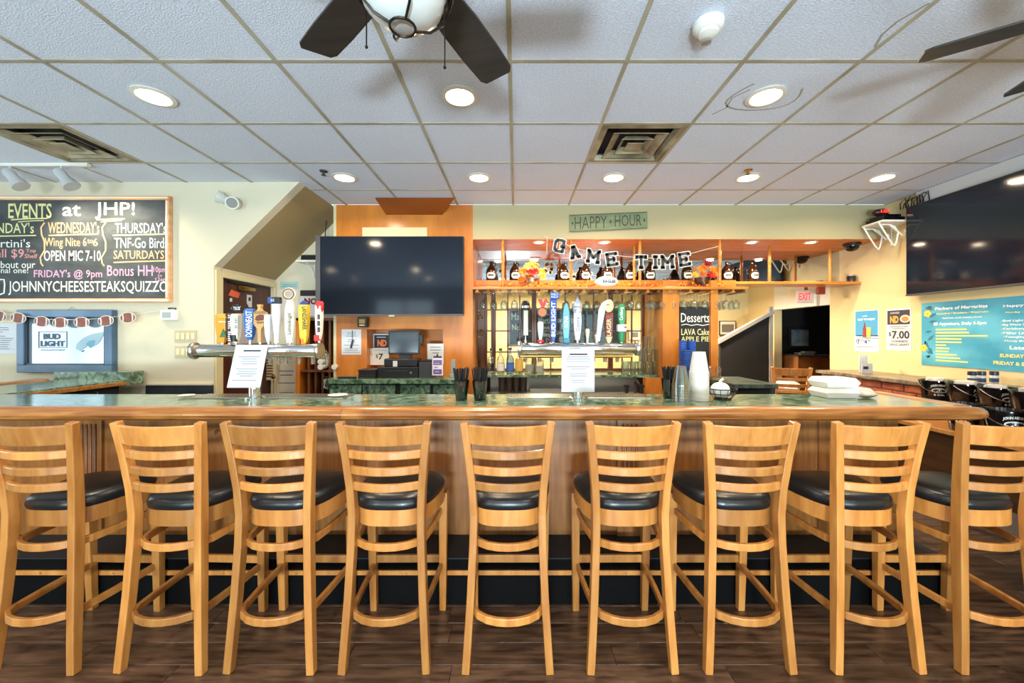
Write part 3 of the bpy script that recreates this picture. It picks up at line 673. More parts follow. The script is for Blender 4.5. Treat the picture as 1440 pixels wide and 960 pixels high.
def tap(t, px, ytop, ybot, wpx, col, r, shape='paddle', txt=None, tcol=None, vert=1, tbox=None, top=None):
    Yt = Y1; x = X(px, Yt); z0, z1 = Z(ybot, Yt), Z(ytop, Yt); w_ = wpx*Yt/F
    zc = zc1 if t is t1 else zc2
    fc = obj('faucet', MB().lathe([(.009, 0), (.009, z0-zc+.01)], (x, Yt, zc), 10).tube([(x, Yt, zc+.0), (x, Yt+.07, zc-.005), (x, Yt+.1, zc-.04), (x, Yt+.105, zc-.09)], .012, 10), chrome, t, smooth=True)
    if shape == 'paddle': mb = handle_mb(w_*.8, w_, z0, z1, x, Yt)
    elif shape == 'round': mb = MB().lathe([(w_*.25, z0), (w_*.3, z0+(z1-z0)*.2), (w_*.5, z0+(z1-z0)*.6), (w_*.48, z1-.02), (w_*.3, z1)], (x, Yt, 0), 18)
    elif shape == 'oar': mb = MB().rings([[(x-q/2, Yt-.014, z), (x+q/2, Yt-.014, z), (x+q/2, Yt+.014, z), (x-q/2, Yt+.014, z)] for q, z in ((w_*.25, z0), (w_*.3, z0+(z1-z0)*.35), (w_*.95, z0+(z1-z0)*.5), (w_, z0+(z1-z0)*.78), (w_*.35, z0+(z1-z0)*.84), (w_*.2, z0+(z1-z0)*.9), (w_*.35, z1))])
    elif shape == 'surf': mb = MB().rings([[(x-q/2, Yt-.012, z), (x+q/2, Yt-.012, z), (x+q/2, Yt+.012, z), (x-q/2, Yt+.012, z)] for q, z in ((w_*.5, z0), (w_*.85, z0+(z1-z0)*.25), (w_, z0+(z1-z0)*.5), (w_*.85, z0+(z1-z0)*.78), (w_*.5, z0+(z1-z0)*.93), (w_*.1, z1))])
    h = obj('tap_handle', mb, flat(col, r), t, smooth=shape == 'round', bevel=0 if shape == 'round' else .004)
    if txt:
        a, b, c, d = tbox; text(txt, pT, a, c, b, d, flat(tcol), h, d=.004, bold=.01, vert=vert)
    return h
H = tap(t1, 313, 441, 482, 15, '#E0922A', .4)
lines(pT, 308, 451, 318, 459, 3, flat('#F4E8C0'), H, seed=2, h=.5)
ppoly(m_ := MB(), pT, [(308, 447), (309, 443), (313, 441), (317, 443), (319, 447)], .01); obj('sun_crest', m_, flat('#E8A23C'), H)
ppoly(m_ := MB(), pT, [(309, 474), (314, 462), (319, 474)], .003); obj('palm_print', m_, flat('#3F6A3A'), H)
tap(t1, 323, 440, 482, 6, '#3A2A26', .5)
lines(pT, 321, 442, 325, 480, 13, flat('#E0D8D0'), kids(t1)[-1], seed=4, h=.6)
H = tap(t1, 332, 441, 482, 11, '#D9D6C4', .4)
lines(pT, 330, 447, 334, 462, 6, flat('#2A4A30'), H, seed=5, h=.4)
obj('oval_badge', MB().ball((X(333, Y1), Y1-.004, Z(433, Y1)), .034, .014, .022, 16, 10), blackg, H, smooth=True)
text('TRUSS', PY(Y1-.018), 328, 431, 338, 436, paper, H, bold=.02)
obj('collar', MB().lathe([(.017, Z(480, Y1)), (.018, Z(471, Y1))], (X(331.5, Y1), Y1-.008, 0), 12), black, H)
H = tap(t1, 352, 434, 478, 13, '#2F62A8', .4, txt='DOWNEAST', tcol='#F2F4F6', tbox=(346, 355, 437, 473))
H = tap(t1, 366, 428, 481, 19, '#C49A62', .5, 'oar', txt='ALLAGASH', tcol='#3A2212', tbox=(358, 374, 437, 441), vert=0)
text('WHITE', PY(Y1-.018), 361, 452, 372, 455, flat('#3A2212'), H, bold=.01)
ppoly(m_ := MB(), PY(Y1-.016), [(359, 449), (361, 444), (366, 442), (371, 443), (373, 447), (370, 450), (362, 451)], .003); obj('stag_print', m_, flat('#6A3A26'), H)
H = tap(t1, 378, 442, 481, 8, '#DADADC', .35)
H = tap(t1, 389, 420, 482, 12, '#D4D6DC', .25, 'round')
for a, b, cc in ((380, 387, '#2A4A8C'), (388, 397, '#20242C')): obj('crest_block', pbox(MB(), PY(Y1-.03), a, 418, b, 427, .03), flat(cc), H, bevel=.004)
text('BUD', PY(Y1-.061), 381, 420, 386, 424, paper, H, bold=.02)
H = tap(t1, 408, 418, 482, 14, '#E6DFC8', .35, 'surf', txt='Leinenkugel', tcol='#3A3428', tbox=(404, 411, 440, 470))
rg = [(X(407, Y1)+.034*math.cos(q*math.pi/10), Y1-.004, Z(413.5, Y1)+.032*math.sin(q*math.pi/10)) for q in range(21)]
obj('ring_crest', MB().tube(rg, .009, 8), flat('#E2D8C0'), H, smooth=True); obj('ring_line', MB().tube([(a, b-.008, c) for a, b, c in rg], .004, 6), flat('#7A3A1E'), H)
H = tap(t1, 428, 428, 482, 12, '#E3BF2C', .4, txt='LANDSHARK', tcol='#1E2230', tbox=(425, 432, 431, 464), vert=-1)
obj('blue_tip', MB().rings([[(X(428, Y1)-q, Y1-.015, Z(p, Y1)), (X(428, Y1)+q, Y1-.015, Z(p, Y1)), (X(428, Y1)+q, Y1+.015, Z(p, Y1)), (X(428, Y1)-q, Y1+.015, Z(p, Y1))] for q, p in ((.022, 430), (.018, 426), (.004, 423))]), flat('#26407E'), H)
obj('base_collar', MB().lathe([(.014, Z(482, Y1)), (.018, Z(468, Y1))], (X(427, Y1), Y1, 0), 10), flat('#26407E'), H); obj('orange_base', MB().lathe([(.015, Z(484, Y1)), (.017, Z(476, Y1))], (X(427, Y1), Y1, 0), 10), flat('#D87A2A'), H)
H = tap(t1, 449, 428, 478, 8, '#E8E2D8', .35)
obj('red_cap', MB().lathe([(.018, Z(438, Y1)), (.023, Z(434, Y1)), (.024, Z(426, Y1)), (.018, Z(423.5, Y1))], (X(449.5, Y1), Y1, 0), 16), flat('#C82A2A'), H, smooth=True)
obj('red_band', MB().box(X(444.5, Y1), X(450.5, Y1), Y1-.027, Y1+.027, Z(479, Y1), Z(471, Y1)), flat('#C82A2A'), H)
for q in (442, 451, 460): obj('dark_inset', pbox(MB(), PY(Y1-.022), 446.5, q, 450, q+7, .003), flat('#4A3A30'), H)
# centre tower
H = tap(t2, 739, 423, 478, 13, '#1B1A1A', .2, 'round'); obj('silver_face', MB().box(X(735.5, Y2), X(743, Y2), Y2-.032, Y2-.02, Z(472, Y2), Z(436, Y2)), mat('handle_silver', '#7E7868', .3, .8), H, bevel=.004)
obj('silver_band', MB().lathe([(.031, Z(433, Y2)), (.031, Z(430, Y2))], (X(739.5, Y2), Y2, 0), 16), chrome, H, smooth=True)
H = tap(t2, 760, 452, 479, 8, '#BCD2DE', .3); obj('red_base', MB().lathe([(.02, Z(481, Y2)), (.02, Z(477.5, Y2))], (X(760, Y2), Y2, 0), 14), flat('#C42A34'), H)
obj('round_badge', MB().lathe([(.032, -.012), (.032, .012)], (X(762.5, Y2), Y2, Z(439, Y2)), 24, 'y'), flat('#2C3440'), H); obj('badge_face', MB().lathe([(.025, -.015), (.025, -.012)], (X(762.5, Y2), Y2, Z(439, Y2)), 24, 'y'), flat('#D0662C'), H)
ppoly(m_ := MB(), PY(Y2+.006), [(757, 421), (761.5, 420), (763.5, 426), (766.5, 420), (770, 421), (765.5, 432), (761, 432)], .014); obj('red_vee', m_, flat('#D4262C'), H)
H = tap(t2, 778, 419, 481, 9, '#20489A', .3, txt='BUD LIGHT', tcol='#F4F6F8', tbox=(775.2, 781, 424, 473))
obj('top_plaque', MB().box(X(774, Y2), X(786, Y2), Y2-.02, Y2+.02, Z(420, Y2), Z(411.5, Y2)), flat('#2A56A8'), H, bevel=.003)
text('PHILLY', PY(Y2-.02), 775, 412.3, 785, 415.3, paper, H, bold=.015); text('PHILLY', PY(Y2-.02), 775, 416, 785, 419, paper, H, bold=.015)
H = tap(t2, 796, 426, 481, 10, '#5FA4B8', .3, 'surf', txt='KONA', tcol='#F0F6F6', tbox=(793, 799, 444, 460)); obj('fin_base', MB().box(X(792, Y2), X(801, Y2), Y2-.015, Y2+.015, Z(482, Y2), Z(475, Y2)), flat('#2F7A94'), H, bevel=.004)
H = tap(t2, 812, 424, 478, 11, '#D8DAE0', .25, 'surf', txt='Coors', tcol='#5A6478', tbox=(809.5, 815, 446, 466))
obj('can_top', MB().lathe([(.026, Z(440, Y2)), (.029, Z(437, Y2)), (.029, Z(429, Y2)), (.024, Z(426, Y2))], (X(812, Y2), Y2, 0), 18), mat('can_silver', '#C8CCD4', .25, .6), H, smooth=True); lines(PY(Y2-.03), 808, 430, 816, 437, 3, flat('#2A3A6A'), H, seed=8, h=.5)
obj('peak', MB().rings([[(X(812, Y2)-q, Y2-q, Z(p, Y2)), (X(812, Y2)+q, Y2-q, Z(p, Y2)), (X(812, Y2)+q, Y2+q, Z(p, Y2)), (X(812, Y2)-q, Y2+q, Z(p, Y2))] for q, p in ((.02, 426), (.008, 421), (.002, 418))]), mat('peak_grey', '#8C96A4', .4), H)
H = tap(t2, 826, 462, 480, 5, '#D8C8A8', .4)
ppoly(m_ := MB(), PY(Y2+.02), [(837, 480), (839, 462), (841, 436), (846, 426), (852, 422), (849, 440), (845, 460), (842, 480)], .04); tap(t2, 839, 470, 481, 5, '#E0DFE0', .35); obj('tap_handle', m_, flat('#E6E6EA', .35), t2, bevel=.008)
H = tap(t2, 856, 440, 478, 11, '#7A2E1C', .4, txt='LAGER', tcol='#E0C890', tbox=(853, 859, 448, 472)); obj('round_top', MB().ball((X(856, Y2), Y2-.004, Z(430, Y2)), .03, .014, .042, 18, 10), flat('#D8C494'), H, smooth=True); obj('gold_base', MB().lathe([(.012, Z(481, Y2)), (.022, Z(473, Y2))], (X(856, Y2), Y2-.006, 0), 10), flat('#D8C494'), H)
lines(PY(Y2-.018), 852.5, 427, 859.5, 433, 2, flat('#6A4A22'), H, seed=9, h=.4)
H = tap(t2, 874, 427, 457, 10, '#1E8A4A', .3, 'surf', txt='Carlsberg', tcol='#F2F6F2', tbox=(871, 877, 432, 450)); obj('white_block', MB().box(X(868, Y2), X(880, Y2), Y2-.022, Y2+.022, Z(466, Y2), Z(456, Y2)), flat('#E8E8E6'), H, bevel=.006)
obj('green_base', MB().lathe([(.012, Z(481, Y2)), (.022, Z(474, Y2)), (.02, Z(466, Y2))], (X(874, Y2), Y2, 0), 12), flat('#2A7A4A'), H, smooth=True); obj('red_dot', MB().lathe([(.008, -.026), (.008, -.02)], (X(878, Y2), Y2, Z(460, Y2)), 12, 'y'), flat('#B04A6A'), H)
# menus hung on the towers
for k, (pts, Ym, lab) in enumerate((([(332, 485), (377, 485), (366, 545), (319, 545)], Y1-.05, 'white happy hour menu hung on the left tap tower, slanting'), ([(790, 490.5), (836, 490.5), (836, 551), (789.5, 551)], Y2-.045, 'laminated white menu hung on the centre tap tower'))):
    pp = PY(Ym); t = thing('menu_sheet', lab, 'menu', pp.hit(pts[3][0], 551), 'hung menus')
    obj('sheet', ppoly(MB(), pp, pts, .0015), paper, t)
    dx = -6 if k == 0 else 0
    obj('heading_line', pbox(MB(), pp, pts[0][0]+11, 492 if k == 0 else 497, pts[1][0]-10, 494 if k == 0 else 499, .001, .0018), ink, t)
    for q, (ya, n) in enumerate(((500, 4), (514, 5), (533, 2))): lines(pp, pts[0][0]+5+dx*(q+1)*.6, ya, pts[1][0]-5+dx*(q+1)*.6, ya+(n*3.2), n, greyink, t, seed=k*5+q, centre=True)
# ================================================================== LEFT WALL
pl = PY(YL-.03); pw = PY(YL)
cb = thing('chalkboard', 'large framed chalkboard of weekly events in coloured chalk', 'chalkboard', (X(100, YL), YL, Z(428, YL)))
x0, x1, z0, z1 = -5.75, X(238, YL), Z(420, YL), Z(283, YL)
obj('slate', MB().box(x0, x1, YL-.03, YL-.004, z0, z1), chalkboard, cb)
fr = mat('pale_orange_frame', '#D9955C', .5, c2='#E8B88A', scale=4, stretch=(1, 1, 4))
f = .036
for nm, b in (('frame_side', (x0, x1+f, z1, z1+f)), ('frame_side', (x0, x1+f, z0-f, z0)), ('frame_side', (x1, x1+f, z0, z1))):
    o_ = obj(nm, MB().box(b[0], b[1], YL-.045, YL-.002, b[2], b[3]), fr, cb, bevel=.005)
    c = .011
    obj('frame_bead', MB().box(b[0]+(c if b[1]-b[0] < .1 else 0), b[1]-c, YL-.05, YL-.045, b[2]+c, b[3]-c), mat('frame_cream', '#F0E2CC', .5), o_)
def ct(s, a, b, c, d, m, bold=.012, tilt=0): text(s, pl, a, c, b, d, m, cb, bold=bold*.45, tilt=tilt)
ct('EVENTS', 12, 73, 286, 307, chalk_y, .03); ct('at', 88, 114, 288, 304, chalk, .03); ct('JHP!', 134, 190, 284, 308, chalk, .03)
sw = MB(); stroke(sw, pl, [(16, 309), (40, 307.5), (67, 307)], 1.6); stroke(sw, pl, [(26, 312), (45, 310.5), (62, 310)], 1.2); stroke(sw, pl, [(136, 309), (156, 308), (176, 307.5)], 1.6); stroke(sw, pl, [(142, 312), (160, 310.5), (172, 310)], 1.2)
stroke(sw, pl, [(69, 331), (139, 329)], 1.6); stroke(sw, pl, [(159, 331), (236, 329)], 1.6); stroke(sw, pl, [(0, 332), (51, 331)], 1.6); obj('underlines', sw, chalk_y, cb)
ct("MONDAY's", -30, 48, 313, 328, chalk_y, .015); ct("WEDNESDAY's", 68, 140, 312, 328, chalk_o); ct("THURSDAY's", 162, 234, 313, 328, chalk_b)
ct("Martini's", -22, 43, 336, 348, chalk); ct('Well $9', -26, 34, 350, 364, chalk_r, .02); ct('Top', 37, 51, 350, 356, chalk_r); ct('Shelf', 35, 53, 357, 363, chalk_r)
ct('Ask about our', -30, 50, 367, 377, chalk); ct('seasonal one!', -26, 40, 376, 384, chalk)
ct('Wing Nite 6', 63, 122, 334, 350, chalk_o); ct('to', 123, 131, 336, 342, chalk_o); ct('6', 131, 138, 335, 346, chalk_o); ct('OPEN MIC 7-10', 62, 142, 352, 367, chalk, .025)
ct('TNF-Go Birds', 161, 236, 334, 349, chalk_b); ct('SATURDAYS', 160, 231, 352, 364, chalk_o); ct('Bonus HH', 151, 215, 373, 388, chalk_p); ct('10pm', 216, 234, 375, 385, chalk_p); ct('to', 222, 228, 386, 389, chalk_p); ct('12am', 219, 235, 390, 395, chalk_p)
ct("FRIDAY's @ 9pm", 48, 144, 379, 393, chalk_p); ct('JOHNNYCHEESESTEAKSQUIZZO', 12, 236, 395, 415, chalk, .02)
sw = MB(); stroke(sw, pl, [(160, 369), (200, 367.5), (236, 366.5)], 1.8)
for xx in (62, 148): stroke(sw, pl, [(xx+1, 313), (xx-4, 320), (xx-3, 330), (xx+1, 340), (xx+1, 352), (xx-5, 362), (xx-4, 370), (xx-1, 374)], 1.8)
obj('braces', sw, chalk_o, cb); sw = MB(); stroke(sw, pl, [(0, 393), (6, 393), (7, 400), (6, 412), (0, 414)], 2); obj('bracket_mark', sw, chalk, cb)
# beer mirror sign
pn = PY(YL-.05)
sg = thing('beer_sign', 'blue-framed mirrored beer sign with eagle emblem on wall', 'sign', (X(100, YL), YL, Z(523, YL)))
a, b, c, d = X(34, YL), X(166, YL), Z(523, YL), Z(436, YL); f = .07
bl = mat('blue_frame', '#3E5A78', .3, c2='#54708C', scale=3)
for q in ((a, b, d-f, d), (a, b, c, c+f), (a, a+f, c+f, d-f), (b-f, b, c+f, d-f)): obj('frame_side', MB().box(q[0], q[1], YL-.06, YL-.003, q[2], q[3]), bl, sg, bevel=.006)
for q in ((a+f, b-f, d-f-.012, d-f), (a+f, b-f, c+f, c+f+.012), (a+f, a+f+.012, c+f, d-f), (b-f-.012, b-f, c+f, d-f)): obj('inner_bead', MB().box(q[0], q[1], YL-.05, YL-.02, q[2], q[3]), mat('bead_dark', '#1E2A3A', .3), sg)
obj('mirror_glass', MB().box(a+f, b-f, YL-.028, YL-.02, c+f, d-f), mat('sign_glass', '#A9B8C4', .14, .6), sg)
pg = PY(YL-.03); sky = mat('sign_print', '#2C4660', .4)
text('BUD', pg, 61, 469, 85, 477, sky, sg, bold=.04); text('LIGHT', pg, 57, 479, 91, 487, sky, sg, bold=.04); text('OFFICIAL BEER SPONSOR', pg, 57, 491, 91, 493, sky, sg, bold=.02)
bx = MB()
for q in ((54, 466, 94, 466.8), (54, 488, 94, 488.8), (54, 466, 54.8, 488.8), (93.4, 466, 94.2, 488.8)): pbox(bx, pg, *q, .001)
obj('logo_box', bx, sky, sg)
em = mat('emblem_teal', '#4F8FA6', .3); ew = mat('emblem_silver', '#8FAABA', .3)
obj('emblem_wing', ppoly(MB(), pg, [(106, 490), (108, 483), (118, 474), (130, 469), (147, 466), (143, 476), (138, 483), (133, 486), (127, 489), (124, 485), (118, 490), (112, 493)], .001), ew, sg)
obj('emblem_head', ppoly(MB(), pg, [(121, 484), (126, 479), (134, 478), (133, 485), (127, 489)], .001, .001), em, sg)
obj('emblem_beak', ppoly(MB(), pg, [(114, 493), (119, 492), (116, 495)], .001, .001), sky, sg)
wr = MB(); wr.tube([(X(97, YL), YL-.012, Z(437, YL)), (X(103, YL), YL-.012, Z(431.5, YL)), (X(110, YL), YL-.012, Z(437, YL))], .002, 6); obj('hanging_wire', wr, steel, sg)
# football garland
gd = thing('football_garland', 'string of paper footballs draped across the beer sign', 'garland', (X(100, YL), YL-.08, Z(455, YL)))
fb = [(-1, 444, -15), (26, 447, -8), (59, 452, -5), (85, 453.5, 2), (115, 453, 0), (149, 451, 6), (180, 446.5, 3)]
Yg = YL-.085
obj('string', MB().tube([(X(p, Yg), Yg+.004, Z(q-4, Yg)) for p, q, _ in fb]+[(X(236, Yg), YL-.01, Z(434, YL))], .0018, 6), white_p, gd)
fbm = mat('football_brown', '#7A4436', .6, c2='#8A5040', scale=20)
for p, q, r in fb:
    pf = PY(Yg); cxm = pf.hit(p, q); ca, sa = math.cos(R(r)), math.sin(R(r))
    def rot(u, v): return (cxm.x+u*ca-v*sa, cxm.z+u*sa+v*ca)
    L_, h_ = .069, .046
    outl = [(L_*math.cos(k*math.pi/12), h_*math.sin(k*math.pi/12)) for k in range(24)]
    edge = obj('paper_football', MB().prism([rot(u*1.04, v*1.06) for u, v in outl], lambda a_, b_, d_: (a_, d_, b_), Yg-.003, Yg), flat('#E8E0D8'), gd)
    obj('brown_face', MB().prism([rot(u*.97, v*.96) for u, v in outl], lambda a_, b_, d_: (a_, d_, b_), Yg-.004, Yg-.003), fbm, edge)
    for s in (-1, 1): obj('white_stripe', MB().prism([rot(s*.043+u, v) for u, v in ((-.006, -.034), (.006, -.03), (.009, 0), (.006, .03), (-.006, .034), (-.003, 0))], lambda a_, b_, d_: (a_, d_, b_), Yg-.005, Yg-.004), paper, edge)
pp = PY(YL-.002); nt = thing('wall_notice', 'white printed notice on the wall left of the beer sign', 'notice', pp.hit(10, 497)); obj('sheet', pbox(MB(), pp, -14, 455, 24, 497, .002), paper, nt); lines(PY(YL-.005), -10, 459, 19, 492, 11, greyink, nt, seed=3)
tm = thing('thermostat', 'small white thermostat with grey display below the chalkboard', 'thermostat', pw.hit(240, 450)); obj('case', pbox(MB(), pw, 229, 436, 252, 450, .03), white_p, tm, bevel=.005); obj('display', pbox(MB(), pw, 232, 439, 244, 447, .002, .03), flat('#9AA6A8'), tm); obj('name_strip', pbox(MB(), pw, 237, 432.5, 248, 435, .006), black, tm)
for k, (ya, n) in enumerate(((464, 4), (486, 4))):
    s_ = thing('light_switch_plate', ('upper' if k == 0 else 'lower')+' ivory plate of light switches beside the door frame', 'switch', pw.hit(262, ya+17), 'switch plates')
    iv = mat('ivory', '#BFB08A', .45); obj('plate', pbox(MB(), pw, 246, ya, 277, ya+17, .006), iv, s_, bevel=.002)
    for q in range(n): obj('rocker', pbox(MB(), pw, 248.5+q*7, ya+4, 253.5+q*7, ya+13, .004, .006), mat('rocker_ivory', '#D8CCA8', .4), s_, bevel=.001)
hk = X(136, 3.3)
obj('key_hook', MB().tube([(X(137, 3.3), 3.3, Z(551, 3.3)), (X(135, 3.3), 3.29, Z(556, 3.3))], .003, 6).tube([(X(137, 3.3), 3.3, Z(551, 3.3)), (X(139, 3.3), 3.29, Z(556, 3.3))], .003, 6), steel, lb)
# plate on the bar at left, napkins
for px, py, n, lab, r in ((475, 558, 'plate', 'small white plate on the bar near the tap tower', .06), (262, 558.5, 'plate', 'white saucer on the bar at the left end of the drip tray', .045)):
    y = .4*F/(py-CY); x = X(px, y); obj(n, MB().lathe([(r*.6, 0), (r, .006), (r, .009), (r*.6, .004)], (x, min(y, 2.6), BT+.007), 24), white_p, None, smooth=True, label=lab, cat='plate', group='plates on bar')
# ================================================================== DOOR STICKERS, BACK LEFT WALL
pdr = PXL(XD-.028)
for nm, lab, q, m in (('door_sticker', 'orange and white sticker high on the brown door', [(321, 415), (325, 407), (337, 412), (335, 419), (327, 417)], flat('#D8603A')), ('door_notice', 'white notice with dark print on the brown door', [(347, 414), (354, 415), (354, 432), (350, 432), (347, 426)], paper)):
    o_ = obj(nm, ppoly(MB(), pdr, q, .003), m, None, label=lab, cat='sticker')
    obj('print', ppoly(MB(), pdr, [(q[0][0]+2, q[0][1]+4), (q[0][0]+5, q[0][1]+4), (q[0][0]+5, q[0][1]+9), (q[0][0]+2, q[0][1]+9)], .004), ink if 'notice' in nm else paper, o_)
obj('door_chart', ppoly(MB(), pdr, [(322, 441), (347, 440), (382, 446), (382, 482), (322, 484)], .004), mat('grey_sheet', '#B4AEB0', .7), None, label='large grey sheet on the door behind the tap handles', cat='notice')
pb = PY(YS)
def sheet(nm, lab, cat, q, m, pl_, ln=None, seed=0, th=.003, head=None):
    t = thing(nm, lab, cat, pl_.hit((q[0]+q[2])/2, q[3])); s_ = obj('sheet', pbox(MB(), pl_, *q, th), m, t)
    if ln: lines(pl_, q[0]+2, q[1]+3, q[2]-2, q[3]-2, ln, greyink, t, d=th+.001, seed=seed, centre=True)
    return t
sheet('wall_card', 'pale teal card on the wall above the papers', 'card', (394, 396, 420, 406), flat('#9CC2C0'), pb, 2, 5)
sheet('wall_paper_sheet', 'cream paper on wall behind the tap handles', 'paper', (388, 408, 420, 447), flat('#D8D2C0'), pb, 0)
t = sheet('rules_poster', 'dark poster with maroon NO lettering on the wall', 'poster', (422.5, 408, 445, 446), flat('#E0D8D4'), pb)
obj('dark_band', pbox(MB(), pb, 422.5, 408, 445, 416, .002, .003), flat('#2A1A1C'), t); text('NO', pb, 428, 419, 446, 428, flat('#7A1A2A'), t, d=.005, bold=.05)
for k, (q, n) in enumerate((((389, 496, 417, 508), 3), ((389, 510, 417, 532), 3), ((389, 533, 417, 556), 4))): sheet('certificate', ['upper', 'middle', 'lower'][k]+' cream certificate on the wall beside the wooden rack', 'certificate', q, flat('#D9D0BA'), pb, n, k)
ck = thing('file_rack', 'cream slotted file rack hung beside the door', 'rack', (X(382, 4.5), 4.5, Z(535, 4.5)))
p5 = PY(4.55); obj('panel', pbox(MB(), p5, 371, 502, 390, 534, .03), flat('#CFC4A6'), ck, bevel=.003)
for k in range(7): obj('slot', pbox(MB(), p5, 376, 505+k*3.8, 386, 507+k*3.8, .003, .03), flat('#6A4A30'), ck)
for q in (384, 388): obj('stand_leg', MB().box(X(q, 4.55), X(q, 4.55)+.01, 4.52, 4.55, .6, Z(534, 4.55)), flat('#CFC4A6'), ck)
# wooden pigeonhole rack
pr = thing('pigeonhole_rack', 'brown wooden slatted bottle rack left of the till', 'rack', (X(445, 4.45), 4.5, 0))
ra, rb_ = X(417, 4.4), X(473, 4.4); rz = Z(447, 4.4)
obj('back', MB().box(ra, rb_, 4.6, 4.62, .3, rz), flat('#2A1810'), pr)
obj('side', MB().box(ra, ra+.045, 4.38, 4.6, .3, rz), orangewood, pr, bevel=.002)
for k in range(1, 5): obj('divider', MB().box(ra+.045+(rb_-ra-.05)*k/5-.012, ra+.045+(rb_-ra-.05)*k/5+.012, 4.42, 4.6, .3, rz-.03), brownwood, pr)
obj('top_board', MB().box(ra, rb_, 4.38, 4.6, rz-.03, rz), brownwood, pr, bevel=.002); obj('shelf', MB().box(ra+.045, rb_, 4.39, 4.6, Z(523, 4.4), Z(520, 4.4)), brownwood, pr)
for k, (px, py) in enumerate(((450, 501), (450, 508.5), (450, 516), (469.5, 516))):
    obj('bottle', MB().lathe([(.012, 0), (.03, .002), (.03, .03), (.026, .16), (.013, .21)], (X(px, 4.3), 4.3, Z(py, 4.3)), 16, 'y'), flat('#D8D8D4'), None, smooth=True, label=['top', 'middle', 'bottom', 'lone right'][k]+' white bottle end lying in the wooden rack', cat='bottle', group='bottle ends in rack')
sh = thing('wall_shelf', 'small white bracketed shelf beside the wall screen', 'shelf', (X(434, 4.5), 4.5, Z(368, 4.5))); obj('board', MB().box(X(419, 4.5), X(455, 4.5), 4.45, YS, Z(369, 4.5), Z(366.5, 4.5)), white_p, sh)
zz = Z(369, 4.5); xx = X(434, 4.5); obj('scroll_bracket', MB().tube([(xx, 4.62, zz-.16), (xx, 4.6, zz-.1), (xx, 4.56, zz-.05), (xx, 4.5, zz-.02), (xx, 4.47, zz-.01)], .006, 8).tube([(xx, 4.63, zz), (xx, 4.63, zz-.17)], .006, 8), white_p, sh)
obj('cable_box', MB().box(X(425, 4.5), X(450, 4.5), 4.47, 4.62, Z(366.3, 4.5), Z(359, 4.5)), black, None, bevel=.004, label='black cable box on the small shelf by the screen', cat='box')
obj('wall_cable', MB().tube([(X(466, 4.5), 4.5, Z(292, 4.5)), (X(459, 4.5), 4.5, Z(310, 4.5)), (X(457, 4.5), 4.5, Z(335, 4.5)), (X(458, 4.5), 4.5, Z(350, 4.5))], .006, 8), black, None, label='black cable hanging from ceiling beside the orange wall', cat='cable')
# ================================================================== TILL WALL
def tv(label, mk, parts):
    t = thing('television', label, 'television', mk); return t
TY = 4.22
t = thing('television', 'large wall-mounted television on the orange wall', 'television', (X(549, TY), TY, Z(443, TY)), 'televisions')
a, b, c, d = X(450, TY), X(652, TY), Z(443.5, TY), Z(332, TY)
obj('housing', MB().box(a, b, TY, TY+.05, c, d), black, t, bevel=.004); obj('screen', MB().box(a+.008, b-.008, TY-.003, TY, c+.018, d-.008), screen, t)
obj('lower_bezel', MB().box(a, b, TY-.006, TY, c, c+.014), mat('bezel_grey', '#4A4C50', .35), t); obj('logo_tab', MB().box((a+b)/2-.03, (a+b)/2+.03, TY-.01, TY, c-.01, c+.004), steel, t)
obj('side_bezel', MB().box(a-.05, a, TY+.0, TY+.06, c, d+.01), mat('bezel_side', '#56565A', .4), t, bevel=.004); obj('wall_mount', MB().box((a+b)/2-.2, (a+b)/2+.2, TY+.05, YB, (c+d)/2-.15, (c+d)/2+.15), black, t)
pk_ = PY(YB)
o_ = obj('mini_speaker', pbox(MB(), pk_, 506, 446, 519, 460, .07), black, None, bevel=.004, label='small black box with gold print below the television', cat='box')
obj('print', pbox(MB(), pk_, 508.5, 449, 516.5, 455, .002, .07), flat('#A89048'), o_); obj('print', pbox(MB(), pk_, 509, 456.5, 516, 458, .002, .07), flat('#D8D4C0'), o_)
t = sheet('schedule_sheet', 'white schedule with a black pen on the orange wall', 'paper', (480.5, 463, 508, 498.5), paper, pk_, 12, 7)
obj('pen', MB().tube([(X(496, YB), YB-.012, Z(464, YB)), (X(496, YB), YB-.014, Z(478, YB))], .003, 6).tube([(X(497, YB), YB-.014, Z(478, YB)), (X(494, YB), YB-.014, Z(489, YB))], .011, 8), black, t)
pnc = PY(YB+.2)
t = sheet('crest_poster', 'black poster with orange monogram inside the till niche', 'poster', (525, 469, 552, 490), paper, pnc)
obj('dark_field', pbox(MB(), pnc, 526.5, 471, 552, 488.5, .002, .003), flat('#1A1A22'), t); lines(pnc, 530, 472.5, 547, 475.5, 1, paper, t, d=.007, seed=11); text('ND', pnc, 531, 477.5, 544, 487, flat('#E8762A'), t, d=.007, bold=.05)
pn2 = PY(YB+.1)
t = sheet('price_poster', 'white price poster reading seven dollars by the till', 'poster', (517, 489.5, 547, 513), flat('#DEDCD6'), pn2)
text('$', pn2, 528.5, 498, 532, 503.5, ink, t, d=.005); text('7', pn2, 532.5, 497, 539, 505.5, ink, t, d=.005, bold=.02); lines(pn2, 527, 491, 545, 495, 2, greyink, t, d=.005, seed=2)
t = sheet('menu_cards', 'stacked white cards standing at right of the till niche', 'card', (601, 483, 624, 512), paper, PY(YB-.01), 6, 3)
Yt = 4.12
t = thing('till_terminal', 'black touchscreen till with printer base on green counter', 'till', (X(568, Yt), Yt, CT))
a, b = X(546, Yt), X(590, Yt); zt, zb_ = Z(464.5, Yt), Z(498.5, Yt)
